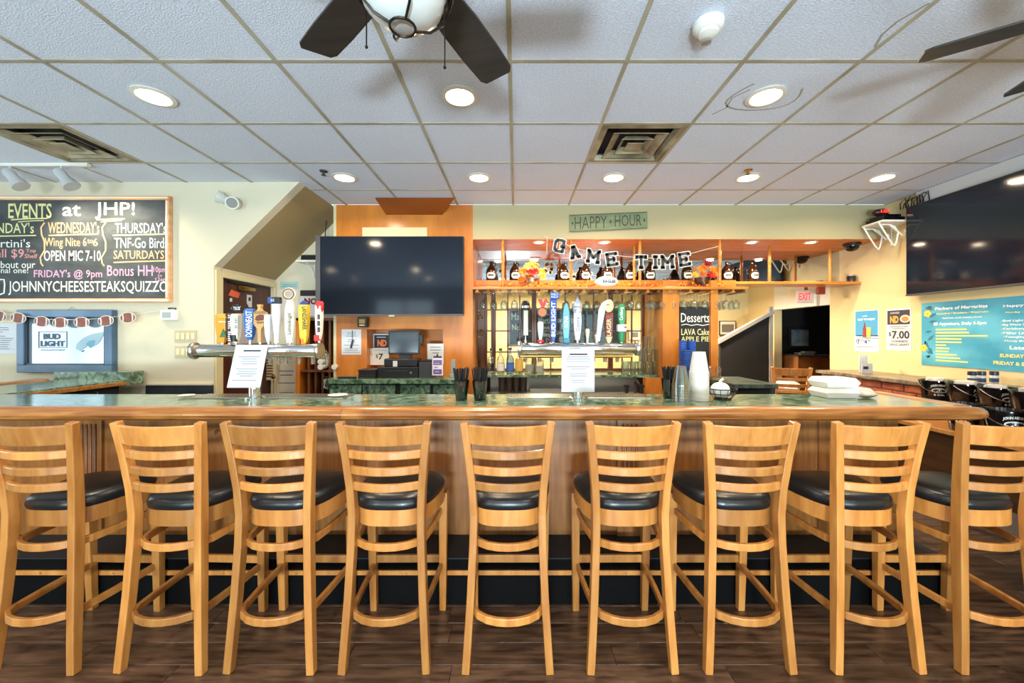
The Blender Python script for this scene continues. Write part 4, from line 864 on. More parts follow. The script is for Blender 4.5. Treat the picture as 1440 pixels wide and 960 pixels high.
obj('monitor', MB().box(a, b, Yt, Yt+.04, zb_, zt), black, t, bevel=.006); obj('screen_glass', MB().box(a+.015, b-.015, Yt-.003, Yt, zb_+.022, zt-.018), mat('till_screen', '#3E4852', .12), t)
obj('card_reader', MB().box(b, b+.03, Yt, Yt+.05, Z(483, Yt), Z(471, Yt)), black, t, bevel=.003)
obj('stand', MB().box(X(560, Yt), X(577, Yt), Yt+.02, Yt+.08, CT+.1, zb_+.04), darkgrey, t, bevel=.004); obj('cash_drawer', MB().box(X(533, Yt), X(590, Yt), Yt-.06, Yt+.2, CT, Z(515.5, Yt)), black, t, bevel=.006)
obj('drawer_lock', MB().lathe([(.012, -.064), (.012, -.058)], (X(580, Yt), Yt, Z(523, Yt)), 12, 'y'), steel, t); obj('printer_base', MB().box(X(541, Yt), X(588, Yt), Yt-.03, Yt+.15, Z(515.5, Yt), Z(504, Yt)), mat('printer_black', '#1E1F22', .35), t, bevel=.012, seg=3)
obj('receipt', MB().box(X(554, Yt), X(560, Yt), Yt-.034, Yt-.03, Z(515, Yt), Z(507, Yt)), paper, t); obj('drawer_slot', MB().box(X(545, Yt), X(575, Yt), Yt-.063, Yt-.06, Z(521, Yt), Z(520, Yt)), darkgrey, t)
for k in range(5):
    j = random.uniform(-.012, .012); zz = CT+.001+.018*k
    obj('bill_folder', MB().box(X(508, 4.08)+j, X(532, 4.08)+j, 4.02+j, 4.22+j, zz, zz+.016), black, None, bevel=.003, label='black bill folder in the stack left of the till'+(', topmost' if k == 4 else ', lowest' if k == 0 else ', between the others'), cat='folder', group='bill folders')
t = thing('card_printer', 'dark grey boxy printer right of the till', 'printer', (X(599, 4.12), 4.12, CT)); obj('case', MB().box(X(591, 4.12), X(609, 4.12), 4.06, 4.26, CT, Z(509, 4.12)), darkgrey, t, bevel=.006); obj('lid', MB().box(X(592, 4.12), X(608, 4.12), 4.1, 4.24, Z(509, 4.12), Z(505.5, 4.12)), black, t, bevel=.004)
t = thing('counter_sign', 'small purple and white card on stand beside the printer', 'sign', (X(615, 4.0), 4.0, CT)); p4 = PY(4.02)
obj('card', pbox(MB(), p4, 608, 503, 623, 527.5, .008), flat('#E4DFEC'), t); obj('purple_field', pbox(MB(), p4, 609.5, 506, 621.5, 513, .001, .008), flat('#7A6AA8'), t); obj('purple_band', pbox(MB(), p4, 609.5, 519, 621.5, 526, .001, .008), flat('#6A58A0'), t); lines(p4, 611, 507, 620, 512, 2, paper, t, d=.011, seed=1); lines(p4, 611, 514, 620, 518, 1, flat('#6A58A0'), t, d=.011, seed=4); lines(p4, 612, 521, 619, 524, 1, paper, t, d=.011, seed=5)
obj('crown_print', ppoly(MB(), p4, [(609, 503), (610, 500), (613, 501), (615, 496.5), (617, 501), (620, 500), (622, 503)], .004), flat('#2A2444'), t)
obj('counter_phone', MB().rings([[(X(637.5, 4.15)+sx*w_/2, 4.15+sy*d_, z) for sx, sy in ((-1, -1), (1, -1), (1, 1), (-1, 1))] for w_, d_, z in ((.065, .04, CT), (.065, .04, CT+.03), (.055, .02, CT+.032), (.05, .018, CT+.12), (.042, .014, CT+.185))]), flat('#8E9498', .35), None, bevel=.006, label='grey cordless phone standing on the till counter', cat='phone')
obj('remote_control', MB().box(X(475, 4.0), X(500, 4.0), 3.99, 4.03, CT, CT+.02), black, None, bevel=.005, label='black remote control lying on the till counter', cat='remote')
obj('green_bottle', MB().lathe([(.028, 0), (.03, .01), (.03, .12), (.012, .17), (.012, .21)], (X(459, 3.85), 3.85, .861), 16), glass('green_glass', '#2A9A4A', .6, .1), None, smooth=True, label='green bottle below the left end of till counter', cat='bottle')
t = thing('bar_station', 'low steel bar station left of till counter', 'bar station', (X(450, 3.8), 3.85, 0)); obj('cabinet', MB().box(X(436, 3.85), X(466, 3.85), 3.7, 3.92, 0, .83), steel, t, bevel=.004); obj('top', MB().box(X(434, 3.85), X(467, 3.85), 3.69, 3.925, .83, .86), steel, t, bevel=.004)
# ================================================================== RIGHT SCREEN, BANNER, POSTERS
TX = 3.95; pt_ = PXR(TX)
t = thing('television', 'huge wall-mounted television on the right wall', 'television', (TX, 3.2, 1.87), 'televisions')
ya, yb_ = TX*F/(1274-CX), TX*F/(1274-CX)-1.66; c, d = CH+.0985*TX, CH+.326*TX
obj('housing', MB().box(TX, TX+.05, yb_, ya, c, d), black, t, bevel=.004); obj('screen', MB().box(TX-.003, TX, yb_+.01, ya-.01, c+.02, d-.01), screen, t)
obj('lower_bezel', MB().box(TX-.006, TX, yb_, ya, c, c+.016), mat('bezel_grey', '#4A4C50', .35), t); obj('wall_mount', MB().box(TX+.05, XR, (ya+yb_)/2-.2, (ya+yb_)/2+.2, c+.3, c+.6), black, t)
pr_ = PXR(XR)
bn = thing('drinks_banner', 'blue drinks menu banner with yellow flowers on right wall', 'banner', pr_.hit(1297, 512))
u0, v1 = pr_.uv(1297, 426.5); _, v0 = pr_.uv(1297, 512.5)
bm_ = mat('banner_blue', '#2E96B8', .35, c2='#5CB8D4', scale=2.2, stretch=(1, 1, 2)); obj('cloth', ubox(MB(), pr_, u0, u0+1.55, v0, v1, .002, .008), bm_, bn)
pbn = PXR(XR-.009); yel = flat('#F0DC78'); wht = flat('#F4F6F6')
def bt(s, px, py, hpx, wu, m, bold=.02):      # text by pixel of top-left corner, cap height in px there, width in metres
    u, v = pbn.uv(px, py); h = hpx*(XR*F/(px-CX))/F; obj('lettering', text_mb(MB(), s, pbn, u, u+wu, v-h, v, .001, bold), m, bn)
bt('Pitchers of Margaritas', 1315, 432, 5.5, .425, wht, .03); bt('Passionfruit / Strawberry / Watermelon', 1317, 440, 3.2, .42, yel); bt('TRADITIONAL, BLOOD ORANGE or MANGO', 1325, 446.5, 2.2, .32, wht); bt('$5 Appetizers, Daily 3-5pm', 1313, 453.5, 5, .43, wht, .03)
for k, wd_ in enumerate((.26, .28, .42, .22, .22, .09, .12, .11, .18, .21, .27)):
    u, v = pbn.uv(1316, 462+k*4.3); obj('printed_line', ubox(MB(), pbn, u, u+wd_, v-.016, v-.003, 0, .001), yel, bn)
bt('Happy Hour', 1411, 428.5, 4.5, .26, wht); bt('Monday - Friday', 1414, 438, 3, .2, yel); bt('SUNDAY-', 1406, 497, 5, .17, yel, .04); bt('FRIDAY & SATURDAY', 1397, 507, 5, .4, yel, .04); bt('Late Night', 1420, 486, 6.5, .26, wht, .03)
for k, s in enumerate(('-Bud Light', '-Big Wave Golden', '-Carlsberg Pils', '-Miller Lite', '-Yuengling Lager', '-Money Shot')): bt(s, 1408+(k > 3)*3, 449.5+k*5.6, 3.6, .017*len(s)*.85, wht)
for k, (px, py) in enumerate(((1304.5, 441), (1299, 489))):
    u, v = pbn.uv(px, py); mb = MB()
    for q in range(5):
        a = q*2*math.pi/5; cx_, cz_ = u+.02*math.cos(a), v+.02*math.sin(a); mb.add([pbn.at(cx_+.017*math.cos(e*math.pi/4), cz_+.017*math.sin(e*math.pi/4), .001+.0002*q) for e in range(8)], [tuple(range(8))])
    f_ = obj('printed_flower', mb, flat('#E8C24A'), bn); obj('flower_eye', MB().add([pbn.at(u+.006*math.cos(e*math.pi/4), v+.006*math.sin(e*math.pi/4), .0025) for e in range(8)], [tuple(range(8))]), flat('#B0602A'), f_)
mb = MB(); rr = random.Random(5)
for k in range(16):
    u, v = pbn.uv(1299, rr.uniform(431, 508)); u += rr.uniform(0, .05); a = rr.uniform(-1, 1.2); L_ = rr.uniform(.05, .09)
    dv = Vector((math.cos(a), math.sin(a))); nv = Vector((-dv.y, dv.x)); mb.add([pbn.at(u+dv.x*p*L_+nv.x*q*L_, v+dv.y*p*L_+nv.y*q*L_, .0004+.0001*(k % 4)) for p, q in ((0, 0), (.4, .18), (1, 0), (.4, -.18))], [(0, 1, 2, 3)])
obj('printed_leaves', mb, flat('#1F6E88'), bn, kind='stuff')
t = thing('price_poster', 'white poster with dark crest panel priced seven dollars, right wall', 'poster', pr_.hit(1263, 492)); obj('sheet', pbox(MB(), pr_, 1247, 434.5, 1281.5, 492, .004), paper, t)
obj('crest_panel', pbox(MB(), pr_, 1248.5, 437, 1280, 456.5, .001, .004), flat('#2A2638'), t); P6 = PXR(XR-.005)
text('GUINNESS', P6, 1252, 439, 1265, 441.5, paper, t, bold=.01); text('ND', P6, 1252, 444.5, 1264, 454.5, flat('#E8A24A'), t, bold=.05, d=.003)
u, v = P6.uv(1273, 448); o_ = obj('round_badge', MB().add([P6.at(u+.055*math.cos(e*math.pi/8), v+.04*math.sin(e*math.pi/8), .002) for e in range(16)], [tuple(range(16))]), flat('#E0D8D0'), t); obj('badge_face', MB().add([P6.at(u+.04*math.cos(e*math.pi/8), v-.002+.028*math.sin(e*math.pi/8), .003) for e in range(16)], [tuple(range(16))]), flat('#E0803A'), o_)
lines(P6, 1250, 458, 1279, 463, 2, greyink, t, seed=6, centre=True); text('$', P6, 1250, 467, 1253.5, 473, ink, t); text('7.00', P6, 1254.5, 465, 1279, 476, ink, t, bold=.02); text('GUINNESS', P6, 1253, 478, 1277, 481, ink, t); text('20OZ DRAFT', P6, 1251, 482.5, 1279, 485.5, ink, t)
t = thing('beer_poster', 'blue beer poster with a bottle and glass on right wall', 'poster', pr_.hit(1219, 494)); obj('sheet', pbox(MB(), pr_, 1202, 437, 1236, 494, .004), paper, t)
obj('blue_field', pbox(MB(), pr_, 1203.5, 438, 1235, 471, .001, .004), flat('#3A96C8'), t); obj('dark_rule', pbox(MB(), P6, 1203.5, 471, 1235, 472.5, .001), flat('#1E2A44'), t); obj('blue_rule', pbox(MB(), P6, 1203.5, 474.5, 1235, 475.5, .001), flat('#3A96C8'), t)
text('EASY TO ENJOY', P6, 1207, 448, 1231, 451.5, wht, t, bold=.03); lines(P6, 1213, 443, 1222, 446, 1, wht, t, seed=3); obj('printed_bottle', ppoly(MB(), P6, [(1213.5, 474), (1213.5, 462), (1215, 458), (1215.3, 453), (1216.7, 453), (1217, 458), (1218.3, 462), (1218.3, 474)], .001, .001), flat('#8A3040'), t)
obj('printed_glass', ppoly(MB(), P6, [(1219, 474.5), (1218.5, 460), (1225, 460), (1224.5, 474.5)], .001, .002), flat('#E8B848'), t); text('$', P6, 1203.5, 478, 1205.5, 481, flat('#2A4A8C'), t); text('7', P6, 1205.5, 477, 1209, 484, flat('#2A4A8C'), t, bold=.02); text('50', P6, 1210, 477, 1213.5, 480, flat('#2A4A8C'), t); text('$', P6, 1214.5, 478, 1216, 481, flat('#2A4A8C'), t); text('4', P6, 1216, 477, 1219.5, 484, flat('#2A4A8C'), t, bold=.02); text('00', P6, 1220.5, 477, 1224, 480, flat('#2A4A8C'), t); lines(P6, 1204, 486, 1230, 490, 2, greyink, t, seed=8)
# media shelf
t = thing('media_shelf', 'white corner shelf with scroll brackets beside the right screen', 'shelf', (3.9, 4.1, Z(316, 4.2)))
sz = Z(314, 4.1); obj('board', MB().box(3.74, XR, 4.03, 4.28, sz, sz+.02), white_p, t, bevel=.003)
for yy in (4.07, 4.25):
    x_ = XR-.012; obj('scroll_bracket', MB().tube([(x_-.3, yy, sz), (x_-.24, yy, sz-.1), (x_-.17, yy, sz-.21), (x_-.14, yy, sz-.24), (x_-.12, yy, sz-.2), (x_-.1, yy, sz-.1), (x_-.14, yy, sz-.04), (x_-.2, yy, sz-.02)], .008, 8)
        .tube([(x_-.27, yy, sz-.02), (x_-.2, yy, sz-.02), (x_-.13, yy, sz-.07), (x_-.06, yy, sz-.13), (x_-.02, yy, sz-.1), (x_-.04, yy, sz-.07)], .008, 8).tube([(x_, yy, sz), (x_, yy, sz-.2)], .008, 8), white_p, t, smooth=True)
obj('media_box', MB().box(3.77, XR-.06, 4.05, 4.26, sz+.02, sz+.06), blackg, None, bevel=.004, label='lower black media box on the white corner shelf', cat='media box')
obj('media_box', MB().box(3.8, XR-.08, 4.07, 4.25, sz+.06, sz+.09), blackg, None, bevel=.004, label='upper slim black media box below the red clock', cat='media box')
ck = thing('digital_clock', 'small oval clock with glowing red digits on the corner shelf', 'clock', (3.84, 4.14, sz+.09)); xx, zz = 3.84, sz+.13
obj('case', MB().ball((xx, 4.16, zz), .085, .05, .04, 20, 10), flat('#3A1416', .3), ck, smooth=True); pC = PY(4.108); obj('digits', text_mb(MB(), '1:05', pC, xx-.045, xx+.045, zz-.016, zz+.018, .0, .02), mat('red_led', '#FF3A28', .5, emit=2.5), ck)
mb = MB(); rr = random.Random(9)
for k in range(9):
    y0_ = 4.1-.028*k; mb.tube([(XR-.06, y0_, CEIL-.13), (XR-.07-rr.random()*.03, y0_-.02, CEIL-.05-rr.random()*.07), (XR-.06, y0_-.05, CEIL-.02-.05*rr.random()), (XR-.055, y0_-.06, CEIL-.12*rr.random()-.03)], .005, 6)
obj('cable_bundle', mb, black, None, label='tangle of black cables at the ceiling above right screen', cat='cable')
# ledge items
def card(x_, y_, w_, h_, lab, k=0):
    t = obj('table_card', MB().box(x_-w_/2, x_+w_/2, y_, y_+.006, 1.069, 1.069+h_), paper, None, label=lab, cat='card', group='cards on ledge'); return t
c_ = card(X(1220, 4.3), 4.35, .09, .19, 'tall blank white card standing on the stone ledge'); c_ = card(X(1216, 4.25), 4.22, .12, .105, 'low white card with dark print on the stone ledge')
obj('print', pbox(MB(), PY(4.22), 1214, 515, 1221, 519, .001), ink, c_)
for k, px in enumerate((1367, 1380, 1398)):
    y = 3.28+.0*k; x_ = X(px, y)
    s_ = thing('spice_shaker', ORD[k]+' blue-capped shaker from the left on the stone ledge', 'shaker', (x_, y, 1.069), 'shakers on ledge')
    obj('jar', MB().lathe([(.024, 0), (.027, .005), (.027, .065), (.024, .075)], (x_, y, 1.069), 16), flat('#D6D4CC', .3), s_, smooth=True); obj('cap', MB().lathe([(.027, .075), (.028, .08), (.027, .105), (.02, .108)], (x_, y, 1.069), 16), flat('#2A3044', .3), s_, smooth=True); obj('wrap', MB().lathe([(.0275, .02), (.0275, .052)], (x_, y, 1.069), 16, cap=False), flat('#3E4E78'), s_)
# ================================================================== NICHE SHELF AND GLASS RACK
RZ = Z(404, YB)                                # top of glass rack board
bs = thing('bottle_shelf', 'long wooden shelf below the mirror holding brown growlers', 'shelf', (1.8, 4.8, SHZ))
obj('board', MB().box(PX1, XR, 4.63, YM, SHZ-.03, SHZ), shelfwood, bs, bevel=.003)
rk = thing('glass_rack', 'wooden hanging rack for stemmed glasses on turned posts', 'rack', (.9, 4.5, RZ))
rx0, rx1 = PX1+.002, X(1050, 4.3)
obj('board', MB().box(rx0, rx1, 4.26, 4.62, RZ-.03, RZ), shelfwood, rk, bevel=.004)
obj('upstand', MB().box(rx0, X(1035, 4.6), 4.6, 4.62, RZ, SHZ+.01), orangewood, rk)
nr = 26
for k in range(nr):
    x = rx0+.05+(rx1-rx0-.09)*k/(nr-1); obj('rail', MB().box(x-.012, x+.012, 4.28, 4.6, RZ-.052, RZ-.03).box(x-.024, x+.024, 4.28, 4.6, RZ-.06, RZ-.052), brownwood if k % 2 else shelfwood, rk)
def post(px, y, z0, z1, m=None):
    x = X(px, y); return obj('post', MB().lathe([(.012, z0), (.017, z0+.01), (.017, z0+(z1-z0)*.5), (.019, z0+(z1-z0)*.55), (.017, z0+(z1-z0)*.6), (.017, z1-.03), (.01, z1-.02), (.01, z1)], (x, y, 0), 14), shelfwood, rk, smooth=True)
for px in (707, 803, 900, 1012): post(px, YB+.03, RZ, HZ)
for px in (892, 1082, 1167): post(px, 4.66, SHZ, HZ)
# growlers
gw0 = thing('growler', 'brown glass growler', 'jug', (0, 0, 0), 'growlers on the mirror shelf')
obj('jug', MB().lathe([(.058, 0), (.064, .008), (.064, .13), (.058, .155), (.035, .195), (.02, .215), (.018, .24), (.021, .243), (.021, .252), (.016, .254)], (0, 0, 0), 20), brownglass, gw0, smooth=True)
obj('handle', MB().tube([(.018, 0, .235), (.04, 0, .24), (.05, 0, .225), (.045, 0, .2), (.036, 0, .192)], .006, 8), brownglass, gw0, smooth=True)
lb_ = []
for zz_, hw in ((.045, .45), (.06, .75), (.075, .85), (.095, .85), (.11, .7), (.118, .5)): lb_.append([(.0655*math.sin(hw*(-1+2*k/8)), -.0655*math.cos(hw*(-1+2*k/8)), zz_) for k in range(9)])
lbl = obj('label', MB().rings(lb_, False, False), flat('#E6E0D6'), gw0); lb_ = [[(.0662*math.sin(.5*(-1+2*k/8)), -.0662*math.cos(.5*(-1+2*k/8)), z) for k in range(9)] for z in (.075, .095)]
obj('label_print', MB().rings(lb_, False, False), flat('#3A2E2A'), lbl)
TREE.clear()
for o in bpy.data.objects:
    if o.parent: TREE.setdefault(o.parent.name, []).append(o)
gp = [(691, 4.76), (724, 4.76), (792, 4.76), (823, 4.76), (854, 4.76), (886, 4.76), (914, 4.76), (966, 4.76), (1022, 4.76), (1058, 4.76)]
for k, (px, y) in enumerate(gp):
    lab = ORD[k]+' brown glass growler from the left on the mirror shelf'; loc = (X(px, y), y, SHZ)
    if k == 0: gw0.location = loc; gw0['label'] = lab
    else: dup(gw0, loc, random.uniform(-.25, .25), lab, None, TREE)
for k, px in enumerate((674, 682)):
    obj('shot_glass', MB().lathe([(.02, 0), (.025, .05), (.023, .05), (.018, .006)], (X(px, 4.7), 4.7, SHZ), 14), clear, None, smooth=True, label=('left' if k == 0 else 'right')+' small shot glass at the left end of the mirror shelf', cat='glass', group='shot glasses')
o_ = thing('mug', 'small dark mug with pale rim at right end of shelf', 'mug', (X(1197, 4.7), 4.7, SHZ)); obj('cup', MB().lathe([(.04, 0), (.044, .03), (.044, .075), (.04, .075), (.038, .01)], (X(1197, 4.7), 4.7, SHZ), 18), brownglass, o_, smooth=True); obj('rim', MB().lathe([(.045, .07), (.045, .085), (.04, .085)], (X(1197, 4.7), 4.7, SHZ), 18, cap=False), steel, o_, smooth=True)
# flowers
def bloom(mb, c, r, rr):
    for ring, (n, k, up) in enumerate(((9, 1, .1), (8, .75, .4), (6, .45, .8))):
        for q in range(n):
            a = 2*math.pi*(q+.5*ring)/n+rr.uniform(-.1, .1); d = Vector((math.cos(a), -.55*abs(math.sin(a))*0+math.sin(a)*.5, 0)); s = Vector((-d.y, d.x, 0)).normalized()
            tip = Vector(c)+d*r*k+Vector((0, -.3*r*up, r*(.1+.9*up)*.55*math.sin(a)*0+r*k*math.sin(a)*.85)); mid = Vector(c)+(tip-Vector(c))*.6+Vector((0, -.12*r, 0)); sd = (tip-Vector(c)).cross(Vector((0, 1, 0))).normalized()*r*.2
            mb.add([Vector(c), mid+sd, tip, mid-sd], [(0, 1, 2, 3)])
    return mb
FC = ['#E88A1E', '#F0B030', '#C8281E', '#E86A1E', '#F2C850', '#8E1A1E']
def flowers(px, y, base, lab, seq, seed, bowl):
    x = X(px, y); rr = random.Random(seed); t = thing('flower_arrangement', lab, 'flowers', (x, y, base), 'autumn flower arrangements')
    obj('bowl', MB().lathe([(.055, 0), (.062, .01), (.085, .1), (.09, .13), (.085, .13), (.075, .09)], (x, y, base), 18), bowl, t, smooth=True)
    for dx, dz, r, c in seq: obj('bloom', bloom(MB(), (x+dx, y-.06, base+dz), r, rr), flat(FC[c], .7), t)
    mb = MB()
    for k in range(26):
        a = rr.uniform(0, 6.28); q = rr.uniform(.05, .15); p = Vector((x+q*math.cos(a), y+rr.uniform(-.05, .03), base+.15+.09*math.sin(a))); d = Vector((math.cos(a), rr.uniform(-.5, .3), math.sin(a)))*.045; s = Vector((-math.sin(a), .2, math.cos(a)))*.014
        mb.add([p, p+d*.5+s, p+d, p+d*.5-s], [(0, 1, 2, 3)])
    obj('leaves', mb, flat('#B0701E', .7), t, kind='stuff')
flowers(748, 4.56, RZ, 'autumn flower bowl at left with orange and yellow blooms', [(-.11, .2, .06, 0), (-.05, .26, .06, 4), (.03, .27, .055, 0), (.04, .2, .06, 2), (.1, .2, .06, 1), (-.03, .2, .05, 2), (.12, .14, .05, 4), (-.12, .12, .05, 3), (0, .3, .045, 1)], 1, mat('mottled_bowl', '#6A4A34', .3, .5, c2='#B09A80', scale=30))
flowers(988, 4.52, RZ, 'autumn flower bowl at right with orange and crimson blooms', [(-.11, .16, .05, 1), (-.04, .22, .06, 0), (.03, .29, .055, 5), (.1, .22, .06, 0), (.08, .16, .065, 2), (-.02, .16, .05, 3), (.0, .25, .05, 3), (.13, .17, .05, 4)], 2, mat('brown_bowl', '#3A2018', .35, .3, c2='#6A4434', scale=20))
t = thing('leaf_garland', 'autumn leaf garland in orange and yellow along the rack', 'garland', (X(860, 4.4), 4.4, RZ)); rr = random.Random(4)
obj('vine', MB().tube([(X(700+i*16, 4.4), 4.4+.01*math.sin(i), RZ+.008+.004*math.sin(i*2)) for i in range(20)], .004, 6), flat('#6A4A20'), t)
for ci, c in enumerate(('#D8641E', '#E8A028', '#C84A1A', '#D8B040')):
    mb = MB()
    for k in range(75):
        px = rr.choice([rr.gauss(718, 7), rr.gauss(757, 10), rr.gauss(800, 10), rr.gauss(825, 9), rr.gauss(885, 9), rr.gauss(918, 9), rr.gauss(950, 9), rr.gauss(980, 9), rr.gauss(1003, 6), rr.uniform(700, 1015)])
        p = Vector((X(px, 4.38), 4.38+rr.uniform(-.07, .08), RZ+.006+abs(rr.gauss(0, .02)))); a = rr.uniform(0, 6.28); d = Vector((math.cos(a), rr.uniform(-.4, .4), abs(math.sin(a))*.7))*rr.uniform(.025, .045); s = Vector((-math.sin(a)*.5, -.3, .8)).normalized()*.014
        mb.add([p, p+d*.3+s*.8, p+d*.5+s*.4, p+d*.75+s*.7, p+d, p+d*.75-s*.7, p+d*.5-s*.4, p+d*.3-s*.8], [(0, 1, 2, 3, 4, 5, 6, 7)])
    obj('leaves', mb, flat(c, .7), t, kind='stuff')
# football
t = thing('football', 'white toy football lettered in black on the glass rack', 'football', (X(853, 4.34), 4.34, RZ)); x, y, z = X(853, 4.34), 4.34, RZ+.062
obj('ball', MB().lathe([(.002, -.134), (.025, -.115), (.046, -.08), (.058, -.04), (.062, 0), (.058, .04), (.046, .08), (.025, .115), (.002, .134)], (x, y, z), 22, 'x'), flat('#E8E8EC', .4), t, smooth=True)
vs_, fs_ = tmesh('EAGLES', .035); mx = max(v.x for v in vs_); my = max(v.y for v in vs_)
def onball(v):
    u = (v.x/mx-.5)*.14+.018; w_ = (v.y/my-.5)*.032; r = .0625*math.sqrt(max(0, 1-(u/.136)**2))+.0012; a = w_/r; return (x+u, y-r*math.cos(a), z+r*math.sin(a))
obj('lettering', MB().add([onball(v) for v in vs_], fs_), ink, t)
# happy hour sign
p = PY(YB-.022); t = thing('wooden_sign', 'weathered green wooden sign reading happy hour, tilted', 'sign', p.hit(856, 326)); sgm = mat('sage_board', '#6E7A58', .7, c2='#828C6A', scale=6, stretch=(1, 1, 6))
obj('board', ppoly(MB(), PY(YB-.002), [(800.5, 302.5), (909.5, 298), (910, 321), (801, 326)], .02), sgm, t, bevel=.003); sd = flat('#3E3A26')
for nm, a, b, c, d, tl in (('HAPPY', 808, 853.5, 305, 322, .013), ('HOUR', 864.5, 902, 302.5, 318.5, .01)): text(nm, p, a, c, b, d, sd, t, bold=-.004, tilt=tl, d=.002)
for px, py in ((805, 314), (858.5, 311.5), (906, 309.5)): obj('diamond', ppoly(MB(), p, [(px-1.4, py), (px, py-3), (px+1.4, py), (px, py+3)], .002), sd, t)
mb = MB()
for q in ([(800.5, 302.5), (909.5, 298), (909.5, 298.8), (800.5, 303.3)], [(801, 325.2), (910, 320.2), (910, 321), (801, 326)]): ppoly(mb, p, q, .001, .0005)
obj('edge_paint', mb, sd, t)
# game time letters
Yk = 4.24; pk2 = PY(Yk); t = thing('letter_banner', 'string of dark letters spelling game time across the rack', 'banner', (X(880, Yk), Yk, Z(370, Yk)))
ltr = [('G', 786.5, 345.5, -10), ('A', 808, 354.5, 12), ('M', 834.5, 360.5, -8), ('E', 860.5, 364.5, 8), ('T', 901.5, 368.5, 0), ('I', 921.5, 368.5, 0), ('M', 938.5, 368, 2), ('E', 962.5, 364.5, 8)]
obj('string', MB().tube([(X(766, YB), YB-.004, Z(333, YB)), (X(779, Yk), Yk+.004, Z(336, Yk))]+[(X(a, Yk), Yk+.004, Z(b-6, Yk)) for _, a, b, _ in ltr]+[(X(1011, YB), YB+.012, Z(346, YB))], .003, 6).tube([(X(769.5, Yk), Yk+.004, Z(333, Yk)), (X(769, Yk), Yk+.004, Z(357, Yk))], .003, 6), flat('#D8CDB8'), t)
GL = {'E': [(-.8,-1,-.8,1),(-1,.87,.9,.87),(-1,-.87,.9,-.87),(-.7,0,.45,0),(.85,.55,.85,1),(.85,-.55,.85,-1),(.42,-.25,.42,.25)],
      'T': [(0,-1,0,1),(-.95,.87,.95,.87),(-.85,.45,-.85,1),(.85,.45,.85,1),(-.45,-.87,.45,-.87)], 'I': [(0,-1,0,1),(-.85,.87,.85,.87),(-.85,-.87,.85,-.87)],
      'M': [(-.68,-1,-.68,1),(.68,-1,.68,1),(-.62,.8,0,-.3),(.62,.8,0,-.3),(-1,-.87,-.38,-.87),(.38,-.87,1,-.87),(-1,.87,-.6,.87),(.6,.87,1,.87)],
      'A': [(-.62,-.9,-.1,.95),(.62,-.9,.1,.95),(-.4,-.3,.4,-.3),(-1,-.87,-.3,-.87),(.3,-.87,1,-.87),(-.5,.87,.3,.87)],
      'G': [(-.75,-.6,-.75,.6),(-.8,.6,-.4,.87),(-.5,.87,.6,.87),(.75,.3,.75,1),(-.8,-.6,-.4,-.87),(-.5,-.87,.75,-.87),(.75,-1,.75,0),(.15,-.05,1,-.05)]}
for s, a, b, r in ltr:
    c0 = pk2.hit(a, b); ca, sa = math.cos(R(r)), math.sin(R(r)); W_ = (4.6 if s == 'I' else 10.0 if s == 'M' else 7.8)*Yk/F; H_ = 9.0*Yk/F
    def glyph(m, y0, y1):
        mb = MB(); hw = .0155+m
        for x0, z0, x1, z1 in GL[s]:
            p, q = Vector((x0*W_, z0*H_)), Vector((x1*W_, z1*H_)); d = (q-p).normalized(); n = Vector((-d.y, d.x))*hw; p = p-d*m; q = q+d*m
            mb.prism([(c0.x+v.x*ca-v.y*sa, c0.z+v.x*sa+v.y*ca) for v in (p+n, p-n, q-n, q+n)], lambda u, v, dd: (u, dd, v), y0, y1)
        return mb
    lo_ = obj('letter', glyph(.008, Yk-.002, Yk), flat('#DDD8D0'), t); obj('dark_face', glyph(0, Yk-.0045, Yk-.002), flat('#262A30'), lo_)
# stemmed glasses hanging from the rack
wg = thing('wine_glass', 'clear stemmed glass', 'glass', (0, 0, 0), 'stemmed glasses hanging from the rack')
obj('bowl', MB().lathe([(.003, -.085), (.012, -.09), (.032, -.11), (.04, -.14), (.038, -.17), (.033, -.19), (.0315, -.19), (.036, -.168), (.038, -.14), (.03, -.113), (.01, -.095)], (0, 0, 0), 14, cap=False), clear, wg, smooth=True)
obj('stem', MB().lathe([(.033, .0), (.033, -.002), (.006, -.008), (.004, -.02), (.004, -.08), (.006, -.088)], (0, 0, 0), 12), clear, wg, smooth=True)
TREE.clear()
for o in bpy.data.objects:
    if o.parent: TREE.setdefault(o.parent.name, []).append(o)
first = True; rr = random.Random(11)
pitch = (rx1-rx0-.09)/(nr-1)
for k in range(nr-1):
    x = rx0+.05+pitch*(k+.5); px = CX+x*F/4.4
    rows = (4.33, 4.42, 4.51) if px > 868 else ((4.42, 4.51) if px > 785 else (4.36,) if px < 720 or k % 3 == 0 else ())
    for y in rows:
        if rr.random() < .06: continue
        loc = (x, y, RZ-.052+.002); lab = 'clear stemmed glass hanging upside down from the wooden rack'
        if first: wg.location = loc; wg['label'] = lab; first = False
        else: dup(wg, loc, 0, lab, None, TREE)
